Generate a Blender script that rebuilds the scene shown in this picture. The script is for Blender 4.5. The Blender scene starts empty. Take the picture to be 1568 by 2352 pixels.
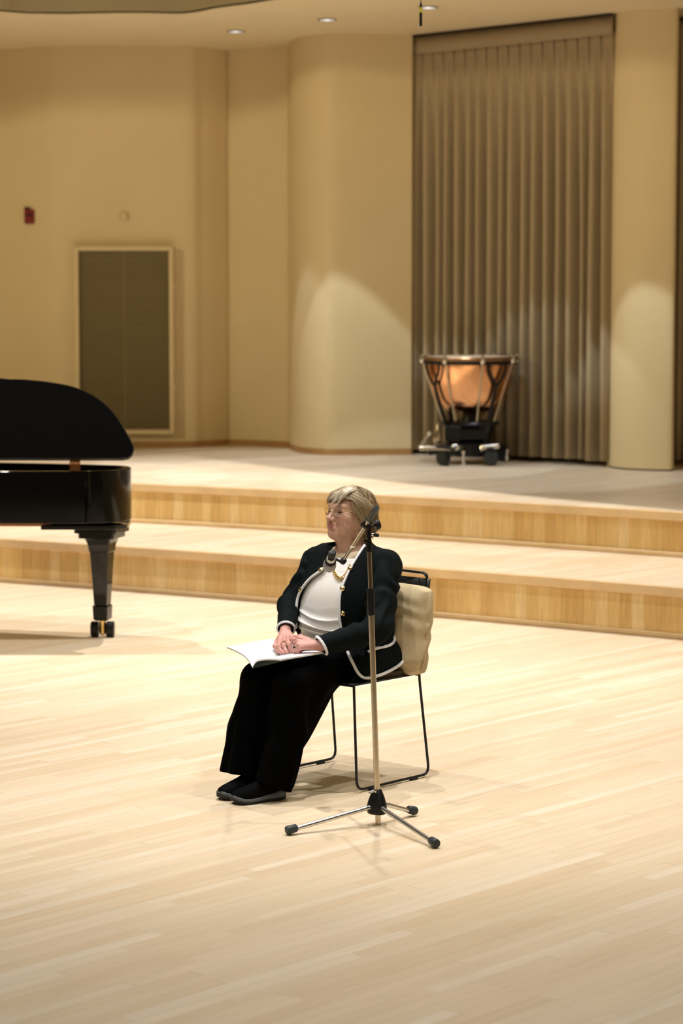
import bpy, bmesh, math, random
import numpy as np
from mathutils import Vector, Matrix
random.seed(7); rng = np.random.default_rng(7)
S = bpy.context.scene
COL = S.collection
PI = math.pi
# ------------------------------------------------------------------ camera (85 mm, standing in the raised seats)
FPX, CH, HOR = 5553.0, 2.08, 670.0
PITCH = math.atan((1176 - HOR) / FPX)
cam_d = bpy.data.cameras.new('camera'); cam = bpy.data.objects.new('camera', cam_d); COL.objects.link(cam)
cam.location = (0, 0, CH); cam.rotation_euler = (PI / 2 - PITCH, 0, 0)
cam_d.sensor_fit = 'VERTICAL'; cam_d.sensor_height = 36.0; cam_d.lens = FPX / 2352 * 36.0
cam_d.dof.use_dof = True; cam_d.dof.focus_distance = 9.95; cam_d.dof.aperture_fstop = 3.1
cam_d.clip_end = 200
S.camera = cam
_D = np.array([0, math.cos(PITCH), -math.sin(PITCH)]); _U = np.array([0, math.sin(PITCH), math.cos(PITCH)]); _C = np.array([0, 0, CH])
def ray(px, py): return _D * FPX + np.array([1., 0, 0]) * (px - 784) + _U * (1176 - py)
def atz(px, py, z=0.):
    v = ray(px, py); return _C + v * ((z - CH) / v[2])
def aty(px, py, Y):
    v = ray(px, py); return _C + v * (Y / v[1])
def xat(px, Y): return (px - 784) / FPX * Y

# ------------------------------------------------------------------ materials
def lin(c):
    return tuple((x / 12.92 if x <= 0.04045 else ((x + 0.055) / 1.055) ** 2.4) for x in (v / 255 for v in c))
def mat(name, col, rough=0.5, metal=0.0, spec=0.5, coat=0.0, sheen=0.0, noise=0.0, nscale=30.0, bump=0.0, bscale=200.0, trans=0.0, ior=1.45, attr=None, sss=0.0):
    m = bpy.data.materials.new(name); m.use_nodes = True
    nt = m.node_tree; b = nt.nodes['Principled BSDF']
    b.inputs['Base Color'].default_value = (*col, 1); b.inputs['Roughness'].default_value = rough
    b.inputs['Metallic'].default_value = metal; b.inputs['Specular IOR Level'].default_value = spec
    b.inputs['Coat Weight'].default_value = coat; b.inputs['Coat Roughness'].default_value = 0.05
    b.inputs['Sheen Weight'].default_value = sheen; b.inputs['IOR'].default_value = ior
    b.inputs['Transmission Weight'].default_value = trans
    if sss:
        b.inputs['Subsurface Weight'].default_value = sss; b.inputs['Subsurface Radius'].default_value = (0.012, 0.005, 0.003); b.inputs['Subsurface Scale'].default_value = 0.5
    tc = nt.nodes.new('ShaderNodeTexCoord')
    src = None
    if attr:
        a = nt.nodes.new('ShaderNodeVertexColor'); a.layer_name = attr; src = a.outputs['Color']
    if noise > 0:
        n = nt.nodes.new('ShaderNodeTexNoise'); n.inputs['Scale'].default_value = nscale; n.inputs['Detail'].default_value = 4
        nt.links.new(tc.outputs['Object'], n.inputs['Vector'])
        mr = nt.nodes.new('ShaderNodeMapRange'); mr.inputs['To Min'].default_value = 1 - noise; mr.inputs['To Max'].default_value = 1 + noise
        mr.inputs['From Min'].default_value = 0.25; mr.inputs['From Max'].default_value = 0.75
        nt.links.new(n.outputs['Fac'], mr.inputs['Value'])
        mx = nt.nodes.new('ShaderNodeMix'); mx.data_type = 'RGBA'; mx.blend_type = 'MULTIPLY'; mx.inputs['Factor'].default_value = 1
        if src is None: mx.inputs[6].default_value = (*col, 1)
        else: nt.links.new(src, mx.inputs[6])
        nt.links.new(mr.outputs['Result'], mx.inputs[7]); src = mx.outputs[2]
    if src is not None: nt.links.new(src, b.inputs['Base Color'])
    if bump > 0:
        n2 = nt.nodes.new('ShaderNodeTexNoise'); n2.inputs['Scale'].default_value = bscale; n2.inputs['Detail'].default_value = 3
        nt.links.new(tc.outputs['Object'], n2.inputs['Vector'])
        bp = nt.nodes.new('ShaderNodeBump'); bp.inputs['Strength'].default_value = bump; bp.inputs['Distance'].default_value = 0.002
        nt.links.new(n2.outputs['Fac'], bp.inputs['Height']); nt.links.new(bp.outputs['Normal'], b.inputs['Normal'])
    return m

def wood_planks(name, ang, width, length, stops, rough=0.38, grain=0.10, gap=0.0025, gapdark=0.80, vertical=False, spec=0.35):
    """strip flooring: boards along direction ang, staggered ends, each board its own tone"""
    m = bpy.data.materials.new(name); m.use_nodes = True
    nt = m.node_tree; N = nt.nodes; Lk = nt.links; b = N['Principled BSDF']
    g = N.new('ShaderNodeNewGeometry')
    def math_(op, a, b2=None, c=None):
        n = N.new('ShaderNodeMath'); n.operation = op
        for i, v in enumerate((a, b2, c)):
            if v is None: continue
            if isinstance(v, (int, float)): n.inputs[i].default_value = v
            else: Lk.new(v, n.inputs[i])
        return n.outputs[0]
    sep = N.new('ShaderNodeSeparateXYZ'); Lk.new(g.outputs['Position'], sep.inputs[0])
    X, Y, Z = sep.outputs
    if vertical:
        U = Z; V = math_('ADD', math_('MULTIPLY', X, math.cos(ang)), math_('MULTIPLY', Y, math.sin(ang)))
    else:
        U = math_('ADD', math_('MULTIPLY', X, math.cos(ang)), math_('MULTIPLY', Y, math.sin(ang)))
        V = math_('ADD', math_('MULTIPLY', X, -math.sin(ang)), math_('MULTIPLY', Y, math.cos(ang)))
    vs = math_('DIVIDE', V, width); row = math_('FLOOR', vs)
    wn = N.new('ShaderNodeTexWhiteNoise'); wn.noise_dimensions = '1D'; Lk.new(row, wn.inputs['W'])
    us = math_('ADD', math_('DIVIDE', U, length), math_('MULTIPLY', wn.outputs['Value'], 7.3))
    # board lengths vary: warp the coordinate
    us = math_('ADD', us, math_('MULTIPLY', math_('SINE', math_('MULTIPLY', us, 4.1)), 0.16))
    colm = math_('FLOOR', us)
    cmb = N.new('ShaderNodeCombineXYZ'); Lk.new(row, cmb.inputs[0]); Lk.new(colm, cmb.inputs[1])
    wn2 = N.new('ShaderNodeTexWhiteNoise'); wn2.noise_dimensions = '2D'; Lk.new(cmb.outputs[0], wn2.inputs['Vector'])
    ramp = N.new('ShaderNodeValToRGB'); cr = ramp.color_ramp
    while len(cr.elements) < len(stops): cr.elements.new(0.5)
    for e, (pos, c) in zip(cr.elements, stops): e.position = pos; e.color = (*c, 1)
    Lk.new(wn2.outputs['Value'], ramp.inputs['Fac'])
    gv = N.new('ShaderNodeCombineXYZ')
    Lk.new(math_('MULTIPLY', U, 2.2 if not vertical else 5), gv.inputs[0]); Lk.new(math_('MULTIPLY', V, 38 if not vertical else 60), gv.inputs[1]); Lk.new(math_('MULTIPLY', wn2.outputs['Value'], 50), gv.inputs[2])
    nz = N.new('ShaderNodeTexNoise'); nz.inputs['Scale'].default_value = 1; nz.inputs['Detail'].default_value = 5; nz.inputs['Distortion'].default_value = 0.6
    Lk.new(gv.outputs[0], nz.inputs['Vector'])
    gr = N.new('ShaderNodeMapRange'); gr.inputs['From Min'].default_value = 0.3; gr.inputs['From Max'].default_value = 0.7
    gr.inputs['To Min'].default_value = 1 - grain; gr.inputs['To Max'].default_value = 1 + grain * 0.5; Lk.new(nz.outputs['Fac'], gr.inputs['Value'])
    mx = N.new('ShaderNodeMix'); mx.data_type = 'RGBA'; mx.blend_type = 'MULTIPLY'; mx.inputs['Factor'].default_value = 1
    Lk.new(ramp.outputs['Color'], mx.inputs[6])
    # seams
    fr = math_('FRACT', vs); fu = math_('FRACT', us)
    e1 = math_('MINIMUM', fr, math_('SUBTRACT', 1.0, fr)); e2 = math_('MINIMUM', fu, math_('SUBTRACT', 1.0, fu))
    s1 = math_('LESS_THAN', e1, gap / width * 0.5); s2 = math_('LESS_THAN', e2, gap / length * 0.5)
    seam = math_('MAXIMUM', s1, s2)
    k = math_('MULTIPLY', gr.outputs['Result'], math_('SUBTRACT', 1.0, math_('MULTIPLY', seam, 1 - gapdark)))
    cc = N.new('ShaderNodeCombineColor')
    for i in range(3): Lk.new(k, cc.inputs[i])
    Lk.new(cc.outputs[0], mx.inputs[7]); Lk.new(mx.outputs[2], b.inputs['Base Color'])
    rr = N.new('ShaderNodeMapRange'); rr.inputs['To Min'].default_value = rough - 0.05; rr.inputs['To Max'].default_value = rough + 0.08
    Lk.new(nz.outputs['Fac'], rr.inputs['Value']); Lk.new(rr.outputs['Result'], b.inputs['Roughness'])
    b.inputs['Specular IOR Level'].default_value = spec
    return m

BOARD = math.radians(48.6)
M = {}
M['floor'] = wood_planks('maple_floor', BOARD, 0.060, 1.05, [(0, (0.650, 0.500, 0.335)), (0.30, (0.680, 0.540, 0.375)), (0.75, (0.700, 0.565, 0.405)), (1, (0.735, 0.615, 0.465))], rough=0.42, grain=0.07)
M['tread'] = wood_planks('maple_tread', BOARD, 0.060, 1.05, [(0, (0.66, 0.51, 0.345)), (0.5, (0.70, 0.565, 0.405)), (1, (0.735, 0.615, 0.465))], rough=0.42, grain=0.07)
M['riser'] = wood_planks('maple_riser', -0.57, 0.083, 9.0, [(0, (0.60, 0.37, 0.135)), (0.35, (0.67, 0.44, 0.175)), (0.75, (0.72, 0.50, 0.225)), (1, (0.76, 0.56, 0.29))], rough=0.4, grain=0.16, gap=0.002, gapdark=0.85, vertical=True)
M['nosing'] = mat('maple_nosing', (0.66, 0.46, 0.25), 0.4, noise=0.10, nscale=6)
M['mould'] = mat('maple_moulding', (0.60, 0.42, 0.22), 0.4, noise=0.10, nscale=6)
M['wall'] = mat('cream_plaster', (0.72, 0.595, 0.37), 0.85, spec=0.2, noise=0.035, nscale=1.3, bump=0.15, bscale=60)
M['ceil'] = mat('cream_ceiling', (0.78, 0.67, 0.46), 0.9, spec=0.2, noise=0.02, nscale=1.0)
M['base'] = mat('oak_baseboard', (0.42, 0.235, 0.09), 0.4, noise=0.12, nscale=5)
M['curtain'] = mat('taupe_velour', (0.39, 0.31, 0.205), 0.95, spec=0.1, sheen=0.0, noise=0.06, nscale=40)
M['dark'] = mat('dark_recess', (0.03, 0.018, 0.010), 0.8)
M['louver'] = mat('olive_louver', (0.36, 0.29, 0.15), 0.6, noise=0.05, nscale=3)
M['frame'] = mat('cream_metal', (0.70, 0.57, 0.35), 0.5)
M['red'] = mat('red_plastic', (0.20, 0.005, 0.010), 0.4)
M['white'] = mat('white_plastic', (0.8, 0.78, 0.72), 0.4)
M['blackp'] = mat('black_plastic', (0.006, 0.006, 0.007), 0.45, spec=0.3)
M['rubber'] = mat('dark_rubber', (0.022, 0.028, 0.03), 0.55)
M['chrome'] = mat('chrome', (0.78, 0.76, 0.72), 0.16, metal=1.0)
M['nickel'] = mat('worn_nickel_tube', (0.52, 0.45, 0.34), 0.22, metal=1.0, noise=0.10, nscale=25)
M['darkchrome'] = mat('dark_chrome_tube', (0.42, 0.35, 0.26), 0.12, metal=1.0)
M['steel'] = mat('brushed_steel_tube', (0.62, 0.60, 0.57), 0.28, metal=1.0, noise=0.08, nscale=40)
M['piano'] = mat('piano_lacquer', (0.002, 0.002, 0.0022), 0.025, spec=0.5, coat=0.0)
M['brass'] = mat('brass', (0.82, 0.58, 0.22), 0.22, metal=1.0)
M['bronze'] = mat('dark_bronze', (0.16, 0.07, 0.03), 0.35, metal=1.0)
M['gold'] = mat('polished_gold', (0.90, 0.70, 0.36), 0.22, metal=1.0)
M['copper'] = mat('polished_copper', (0.90, 0.47, 0.24), 0.17, metal=1.0, bump=0.06, bscale=18)
M['beech'] = mat('spruce_underside', (0.40, 0.16, 0.05), 0.5, noise=0.1, nscale=8)
M['yellow'] = mat('yellow_band', (0.75, 0.62, 0.05), 0.5)
M['reflector'] = mat('downlight_reflector', (0.86, 0.86, 0.88), 0.22, metal=0.9)
def glow(name, col, st):
    m = mat(name, col, 0.4); b = m.node_tree.nodes['Principled BSDF']; b.inputs['Emission Color'].default_value = (*col, 1); b.inputs['Emission Strength'].default_value = st; return m
M['lamp'] = glow('lit_lamp', (0.95, 0.97, 1.0), 2.0); M['lampglow'] = glow('lit_reflector', (0.80, 0.80, 0.83), 0.75); M['trimring'] = mat('grey_trim_ring', (0.30, 0.27, 0.22), 0.5)
M['skinhead'] = mat('drum_skin', (0.62, 0.52, 0.38), 0.5)
M['castiron'] = mat('black_cast_metal', (0.006, 0.006, 0.007), 0.35, spec=0.35)
M['hoop'] = mat('brown_hoop', (0.30, 0.17, 0.085), 0.3, metal=0.85)

# ------------------------------------------------------------------ mesh helpers
class MB:
    def __init__(s): s.v = []; s.f = []
    def add(s, v, f):
        o = len(s.v); s.v += [tuple(p) for p in v]; s.f += [tuple(i + o for i in q) for q in f]; return s
    def box(s, c, size, rot=None):
        c = np.array(c, float); h = np.array(size, float) / 2
        vs = [np.array([x, y, z]) * h for x in (-1, 1) for y in (-1, 1) for z in (-1, 1)]
        if rot is not None: vs = [np.array(rot @ Vector(v)) for v in vs]
        vs = [v + c for v in vs]
        return s.add(vs, [(0, 1, 3, 2), (4, 6, 7, 5), (0, 4, 5, 1), (2, 3, 7, 6), (0, 2, 6, 4), (1, 5, 7, 3)])
    def tube(s, pts, r, n=12, closed=False, cap=True):
        P = [np.array(p, float) for p in pts]; k = len(P)
        R = [r] * k if isinstance(r, (int, float)) else list(r)
        T = []
        for i in range(k):
            a = P[(i - 1) % k] if (closed or i > 0) else P[i]; b = P[(i + 1) % k] if (closed or i < k - 1) else P[i]
            t = b - a; T.append(t / (np.linalg.norm(t) + 1e-12))
        ref = np.array([0, 0, 1.0]) if abs(T[0][2]) < 0.9 else np.array([1.0, 0, 0])
        nrm = np.cross(T[0], ref); nrm /= np.linalg.norm(nrm)
        vs = []
        for i in range(k):
            nrm = nrm - T[i] * nrm.dot(T[i]); nrm /= np.linalg.norm(nrm) + 1e-12
            bn = np.cross(T[i], nrm)
            for j in range(n):
                a = 2 * PI * j / n
                vs.append(P[i] + R[i] * (nrm * math.cos(a) + bn * math.sin(a)))
        fs = []
        for i in range(k if closed else k - 1):
            i2 = (i + 1) % k
            for j in range(n):
                j2 = (j + 1) % n; fs.append((i * n + j, i * n + j2, i2 * n + j2, i2 * n + j))
        if cap and not closed:
            fs.append(tuple(range(n))[::-1]); fs.append(tuple((k - 1) * n + j for j in range(n)))
        return s.add(vs, fs)
    def lathe(s, prof, o=(0, 0, 0), axis=(0, 0, 1), n=32, cap=True):
        """prof: list of (r, h) along axis"""
        ax = Vector(axis).normalized(); q = Vector((0, 0, 1)).rotation_difference(ax).to_matrix(); o = Vector(o)
        vs = []; fs = []
        for r, h in prof:
            for j in range(n):
                a = 2 * PI * j / n; vs.append(o + q @ Vector((r * math.cos(a), r * math.sin(a), h)))
        for i in range(len(prof) - 1):
            for j in range(n):
                j2 = (j + 1) % n; fs.append((i * n + j, i * n + j2, (i + 1) * n + j2, (i + 1) * n + j))
        if cap:
            fs.append(tuple(range(n))[::-1]); fs.append(tuple((len(prof) - 1) * n + j for j in range(n)))
        return s.add(vs, fs)
    def prism(s, pts, z0, z1):
        n = len(pts); vs = [(x, y, z0) for x, y in pts] + [(x, y, z1) for x, y in pts]
        fs = [tuple(range(n))[::-1], tuple(range(n, 2 * n))] + [(i, (i + 1) % n, n + (i + 1) % n, n + i) for i in range(n)]
        return s.add(vs, fs)
    def grid(s, rows, wrap=False):
        r = len(rows); c = len(rows[0]); vs = [p for row in rows for p in row]; fs = []
        for i in range(r - 1):
            for j in range(c if wrap else c - 1):
                j2 = (j + 1) % c; fs.append((i * c + j, i * c + j2, (i + 1) * c + j2, (i + 1) * c + j))
        return s.add(vs, fs)
    def loft(s, secs):
        n = len(secs[0]); s0 = len(s.v); s.grid(secs, wrap=True)
        s.f.append(tuple(s0 + j for j in range(n))[::-1]); s.f.append(tuple(s0 + (len(secs) - 1) * n + j for j in range(n)))
        return s
    def build(s, name, m, parent=None, bevel=0, smooth=40, origin=None, fix=True, solidify=0):
        me = bpy.data.meshes.new(name)
        o3 = np.array(origin if origin is not None else (0, 0, 0), float)
        me.from_pydata([tuple(np.array(p, float) - o3) for p in s.v], [], s.f); me.update()
        if fix:
            bm = bmesh.new(); bm.from_mesh(me); bmesh.ops.recalc_face_normals(bm, faces=bm.faces); bm.to_mesh(me); bm.free()
        me.materials.append(m)
        if smooth:
            me.polygons.foreach_set('use_smooth', [True] * len(me.polygons))
            if smooth < 180: me.set_sharp_from_angle(angle=math.radians(smooth))
        ob = bpy.data.objects.new(name, me); COL.objects.link(ob); ob.location = tuple(o3)
        if parent is not None:
            ob.parent = parent
            if origin is not None: pass
        if solidify:
            md = ob.modifiers.new('solid', 'SOLIDIFY'); md.thickness = solidify; md.offset = 0
        if bevel:
            md = ob.modifiers.new('bevel', 'BEVEL'); md.width = bevel; md.segments = 2; md.limit_method = 'ANGLE'; md.angle_limit = math.radians(35)
        return ob
def tag(o, label=None, cat=None, group=None, kind=None):
    if label: o['label'] = label
    if cat: o['category'] = cat
    if group: o['group'] = group
    if kind: o['kind'] = kind
    return o
def thing(name, label, cat, loc=(0, 0, 0), rz=0.0, group=None, kind=None):
    o = bpy.data.objects.new(name, None); COL.objects.link(o); o.location = tuple(loc); o.rotation_euler = (0, 0, rz); o.empty_display_size = 0.1
    return tag(o, label, cat, group, kind)
def dup(root, loc, label):
    r_ = root.copy(); COL.objects.link(r_); r_.location = tuple(loc); r_['label'] = label
    for ch in list(root.children):
        c = ch.copy(); COL.objects.link(c); c.parent = r_
        for g in ch.children:
            d = g.copy(); COL.objects.link(d); d.parent = c
    return r_
def arc(pts, rad, seg=6):
    """round the corners of a polyline"""
    P = [np.array(p, float) for p in pts]; out = [P[0]]
    for i in range(1, len(P) - 1):
        a, b, c = P[i - 1], P[i], P[i + 1]; u = (a - b) / np.linalg.norm(a - b); v = (c - b) / np.linalg.norm(c - b)
        d = min(rad, np.linalg.norm(a - b) * 0.45, np.linalg.norm(c - b) * 0.45)
        p0 = b + u * d; p1 = b + v * d
        for k in range(seg + 1):
            t = k / seg; out.append((1 - t) ** 2 * p0 + 2 * t * (1 - t) * b + t * t * p1)
    out.append(P[-1]); return out
def catmull(pts, n=8):
    P = [np.array(p, float) for p in pts]; P = [2 * P[0] - P[1]] + P + [2 * P[-1] - P[-2]]; out = []
    for i in range(1, len(P) - 2):
        p0, p1, p2, p3 = P[i - 1:i + 3]
        for k in range(n):
            t = k / n; out.append(0.5 * ((2 * p1) + (-p0 + p2) * t + (2 * p0 - 5 * p1 + 4 * p2 - p3) * t * t + (-p0 + 3 * p1 - 3 * p2 + p3) * t ** 3))
    out.append(P[-2]); return out

# ------------------------------------------------------------------ setting: floor, risers, walls
Z1, Z2, ZC = 0.315, 0.62, 4.35
def low_edge(x): return 15.81 - 0.652 * x - 0.020 * x * x
def up_edge(x): return 17.575 - 0.615 * x - 0.032 * x * x
def slab(edge, xs, yback, z0, z1):
    pts = [(x, edge(x)) for x in xs] + [(xs[-1], yback), (xs[0], yback)]
    return MB().prism(pts, z0, z1)
xs = list(np.linspace(-6.5, 5.09, 60))
tag(MB().box((0, 12, -0.05), (15, 26, 0.1)).build('floor', M['floor'], smooth=0), 'pale maple strip floor of the stage', kind='structure')
def riser(label, edge, z0, z1):
    t = thing('stage_riser', label, 'stage riser', (0, edge(0), z0))
    inv = Matrix.Translation((0, -edge(0), -z0))
    def add(n, mb, m, bevel=0):
        o = mb.build(n, m, t, smooth=30, bevel=bevel); o.matrix_parent_inverse = inv; return o
    ov = 0.03
    add('tread', slab(lambda x: edge(x) + 0.02, xs, 25.5, z1 - 0.03, z1), M['tread'])
    def strip(off0, off1, a, b):
        v = [(x, edge(x) + off0) for x in xs] + [(x, edge(x) + off1) for x in xs[::-1]]
        return MB().prism(v, a, b)
    add('nosing', strip(-ov, 0.02, z1 - 0.062, z1 + 0.001), M['nosing'], 0.006)
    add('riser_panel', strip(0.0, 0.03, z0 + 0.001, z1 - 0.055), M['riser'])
    add('base_moulding', strip(-0.022, 0.0, z0 + 0.001, z0 + 0.034), M['mould'], 0.008)
    return t
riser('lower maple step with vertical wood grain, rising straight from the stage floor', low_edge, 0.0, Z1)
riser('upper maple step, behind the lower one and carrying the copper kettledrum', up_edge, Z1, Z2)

def plan(pts): return [(xat(px, Y), Y) for px, Y in pts]
left_pts = plan([(-1850, 16.6), (-1300, 19.0), (-800, 21.2), (-420, 22.7), (-250, 23.3), (-110, 23.3), (0, 23.1), (90, 22.86), (165, 22.75), (410, 22.75), (470, 22.88), (525, 23.1)])
lw = [tuple(p) for p in catmull(left_pts, 8)]
pan = plan([(525, 23.1), (560, 23.0), (600, 22.9), (640, 22.79), (655, 22.75)])
bul = plan([(655, 22.75), (663, 22.70), (666, 22.48), (673, 22.22), (684, 22.02), (702, 21.85), (726, 21.72), (756, 21.64), (800, 21.64), (870, 21.67), (944, 21.70), (948, 21.76), (952, 22.3)])
pw = [tuple(p) for p in catmull(pan, 4)]; bw = [tuple(p) for p in catmull(bul[:-2], 8)] + [bul[-2], bul[-1]]
def wall_strip(line, z0, z1, name, m, thick=0.18, **k):
    # a wall with depth: front line, back line pushed away from the camera
    back = [(x * (1 + thick / y), y + thick) for x, y in line]
    return MB().prism(list(line) + back[::-1], z0, z1).build(name, m, smooth=60, **k)
tag(wall_strip(lw, Z2 + 0.002, ZC + 0.1, 'wall_left', M['wall']), 'cream plaster wall behind the piano, gently waved', kind='structure')
tag(wall_strip(pw + bw[1:], Z2 + 0.002, ZC + 0.1, 'wall_back', M['wall']), 'cream wall panel swelling into a rounded pier beside the curtain', kind='structure')
cw = plan([(948, 22.6), (1200, 21.9), (1400, 21.0), (1560, 20.9), (1900, 20.9)])
tag(wall_strip(cw, Z2 + 0.002, ZC + 0.1, 'wall_right', M['base']), 'brown wall hidden behind the stage curtain', kind='structure')
colp = plan([(1393, 20.75), (1394.5, 20.35), (1400, 20.15), (1413, 20.0), (1440, 19.86), (1475, 19.77), (1512, 19.72), (1540, 19.70), (1546, 19.74), (1548, 19.9), (1549, 20.75)])
tag(MB().prism([tuple(p) for p in catmull(colp, 5)], Z2 + 0.002, ZC + 0.1).build('column', M['wall'], smooth=30), 'cream rounded pier between the two curtains', kind='structure')
tag(MB().prism([(x, y - 0.004) for x, y in [tuple(p) for p in catmull(colp[1:-1], 5)]] + [(xat(1547, 20.5), 20.5), (xat(1395, 20.5), 20.5)], Z2, Z2 + 0.012).build('baseboard_right', M['dark'], smooth=30), kind='structure')
def bb(line, name):
    f = [(x * (1 - 0.014 / y), y - 0.014) for x, y in line]
    tag(MB().prism(f + list(line)[::-1], Z2, Z2 + 0.055).build(name, M['base'], smooth=28), 'low oak baseboard along the cream wall', kind='structure')
bb(lw, 'baseboard_left'); bb(pw + bw[1:-1], 'baseboard_back')
# soffit with its waved fascia
fe = [(-1500, 30), (-900, 12), (-420, 20), (-250, 18), (-100, 21), (0, 23), (60, 27), (150, 28), (260, 26), (330, 26), (400, 27.5), (440, 25), (500, 14), (600, 0), (700, -20), (900, -62), (1200, -110), (1568, -150), (1900, -190)]
fl = []
for px, py in fe:
    P = atz(px, py, ZC); fl.append((P[0], P[1]))
fl = [tuple(p) for p in catmull(fl, 5)]
tag(MB().prism(fl + [(9, 26), (-7, 26)], ZC, ZC + 0.15).build('ceiling', M['ceil'], smooth=0), 'cream soffit over the back of the stage', kind='structure')
tag(MB().prism(fl + [(x, y + 0.12) for x, y in fl[::-1]], ZC + 0.0, ZC + 2.2).build('trim_1', M['wall'], smooth=30), 'waved fascia on the front of the soffit', kind='structure')
tag(MB().box((0, 6, 8.45), (44, 30, 0.1)).build('ceiling', M['dark'], smooth=0), 'dark hall ceiling high above the stage', kind='structure')

tag(MB().box((5.2, 14.5, 2.6), (0.2, 11.4, 5.2)).build('wall_right', M['curtain'], smooth=0), 'unseen taupe wall added right of the stage to block light', kind='structure')  # unseen wall, added to keep light from the right off the curtain folds

# ------------------------------------------------------------------ curtains
def curtain(label, A, B, ztopA, ztopB, zbot, n, amp, seed, head=0.14):
    A = np.array(A); B = np.array(B); d = B - A; Ln = np.linalg.norm(d); d = d / Ln; nr = np.array([d[1], -d[0]])
    if nr[1] > 0: nr = -nr
    t = thing('stage_curtain', label, 'curtain', (A[0], A[1], zbot)); inv = Matrix.Translation((-A[0], -A[1], -zbot))
    rg = np.random.default_rng(seed)
    wob = rg.uniform(-0.55, 0.55, n + 2); dep = rg.uniform(0.6, 1.25, n + 2); wob2 = rg.uniform(-0.3, 0.3, n + 2)
    us = np.linspace(0, n, n * 26 + 1)
    gx = [0, .05, .10, .20, .40, .58, .72, .86, .95, 1.0]
    g_top = [.2, .90, 1.0, 1.0, 1.0, 1.0, 1.0, .97, .35, .2]; g_low = [0, .82, .96, 1.0, .99, .34, 0, 0, 0, 0]
    zs = [0, 0.015, 0.04, 0.08, 0.14, 0.22, 0.32, 0.45, 0.60, 0.8, 1.0]
    rows = []
    for zf in zs:
        k = min(1.0, zf / 0.40) ** 0.8; row = []
        for u in us:
            i = int(min(u, n - 1e-6)); f = u - i
            w0 = wob[i] * 0.42 * k; w1 = wob[i + 1] * 0.42 * k
            if i == 0: w0 = 0
            if i == n - 1: w1 = 0
            uu = i + f + (w0 * (1 - f) + w1 * f)
            g = float(np.interp(f, gx, g_top)) * (1 - k) + float(np.interp(f, gx, g_low)) * k
            a = amp * (0.35 + 0.65 * k) * (dep[i] * (1 - f) + dep[i + 1] * f)
            off = a * (g - 1) + 0.012 * math.sin(2.3 * i + 2 * zf) * k
            s_ = uu / n * Ln
            zt = ztopA + (ztopB - ztopA) * u / n - head
            p = A + d * s_ + nr * off
            row.append((p[0], p[1], zt + (zbot - zt) * zf + (0.012 * wob[i] if zf == 1.0 else 0)))
        rows.append(row)
    o = MB().grid(rows).build('curtain_drape', M['curtain'], t, smooth=180, fix=False, solidify=0.004); o.matrix_parent_inverse = inv
    # flat heading band
    fr = []
    for (za) in (0.0, 1.0):
        fr.append([(*(A + d * (Ln * j / 24) + nr * (0.006 + 0.003 * math.sin(j * 2.1))), ztopA + (ztopB - ztopA) * j / 24 - 0.012 - (head + 0.01) * za) for j in range(25)])
    o = MB().grid(fr).build('heading_band', M['curtain'], t, smooth=180, fix=False, solidify=0.006); o.matrix_parent_inverse = inv
    pa = A + nr * 0.02; pb = B + nr * 0.02
    o = MB().tube([(pa[0], pa[1], ztopA - 0.002), (pb[0], pb[1], ztopB - 0.002)], 0.012, 8).build('curtain_track', M['dark'], t); o.matrix_parent_inverse = inv
    return t
YA, YB = 21.78, 20.05
curtain('tall taupe pleated stage curtain hanging behind the copper kettledrum', (xat(944, YA), YA), (xat(1399, YB), YB), ZC - 0.012, ZC - 0.012, Z2 + 0.05, 18, 0.22, 3)
curtain('narrow sliver of taupe curtain beyond the pier at the frame edge', (xat(1549, 20.3), 20.3), (xat(1760, 20.1), 20.1), ZC - 0.02, ZC - 0.02, Z2 + 0.05, 7, 0.20, 5)

# ------------------------------------------------------------------ wall fittings
VY = 22.64
v0, v1 = aty(180, 576, VY), aty(390, 987, VY); w0, w1 = aty(170, 567, VY), aty(400, 997, VY)
tv = thing('vent_grille', 'tall louvered return air grille with cream frame in the left wall', 'vent', ((v0[0] + v1[0]) / 2, VY, v1[2]))
inv = Matrix.Translation((-(v0[0] + v1[0]) / 2, -VY, -v1[2]))
def vp(n, mb, m, bevel=0, smooth=30):
    o = mb.build(n, m, tv, bevel=bevel, smooth=smooth); o.matrix_parent_inverse = inv; return o
cx = (v0[0] + v1[0]) / 2; wv = v1[0] - v0[0]; hv = v0[2] - v1[2]
mb = MB(); fw = 0.042
for sx in (-1, 1): mb.box((cx + sx * (wv / 2 + fw / 2), VY + 0.04, (v0[2] + v1[2]) / 2), (fw, 0.13, hv + 2 * fw))
for z in (v0[2] + fw / 2, v1[2] - fw / 2): mb.box((cx, VY + 0.0401, z), (wv, 0.13, fw))
vp('vent_frame', mb, M['frame'], 0.006)
vp('vent_backing', MB().box((cx, VY + 0.042, (v0[2] + v1[2]) / 2), (wv, 0.01, hv)), M['dark'])
mb = MB(); ns = 80; rt = Matrix.Rotation(math.radians(-38), 3, 'X')
for i in range(ns): mb.box((cx, VY + 0.022, v1[2] + hv * (i + 0.5) / ns), (wv, 0.021, 0.003), rt)
vp('louver_slats', mb, M['louver'], smooth=0)
mb = MB().box((cx - 0.0, VY + 0.032, (v0[2] + v1[2]) / 2), (0.012, 0.006, hv)); vp('centre_mullion', mb, M['louver'])
for fy in (0.2, 0.76):
    mb = MB().lathe([(0.012, 0), (0.012, 0.006)], (v1[0] + fw + 0.004, VY - 0.024, v0[2] - hv * fy), (0, -1, 0), 12)
    vp('vent_latch', mb, M['frame'])

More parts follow.
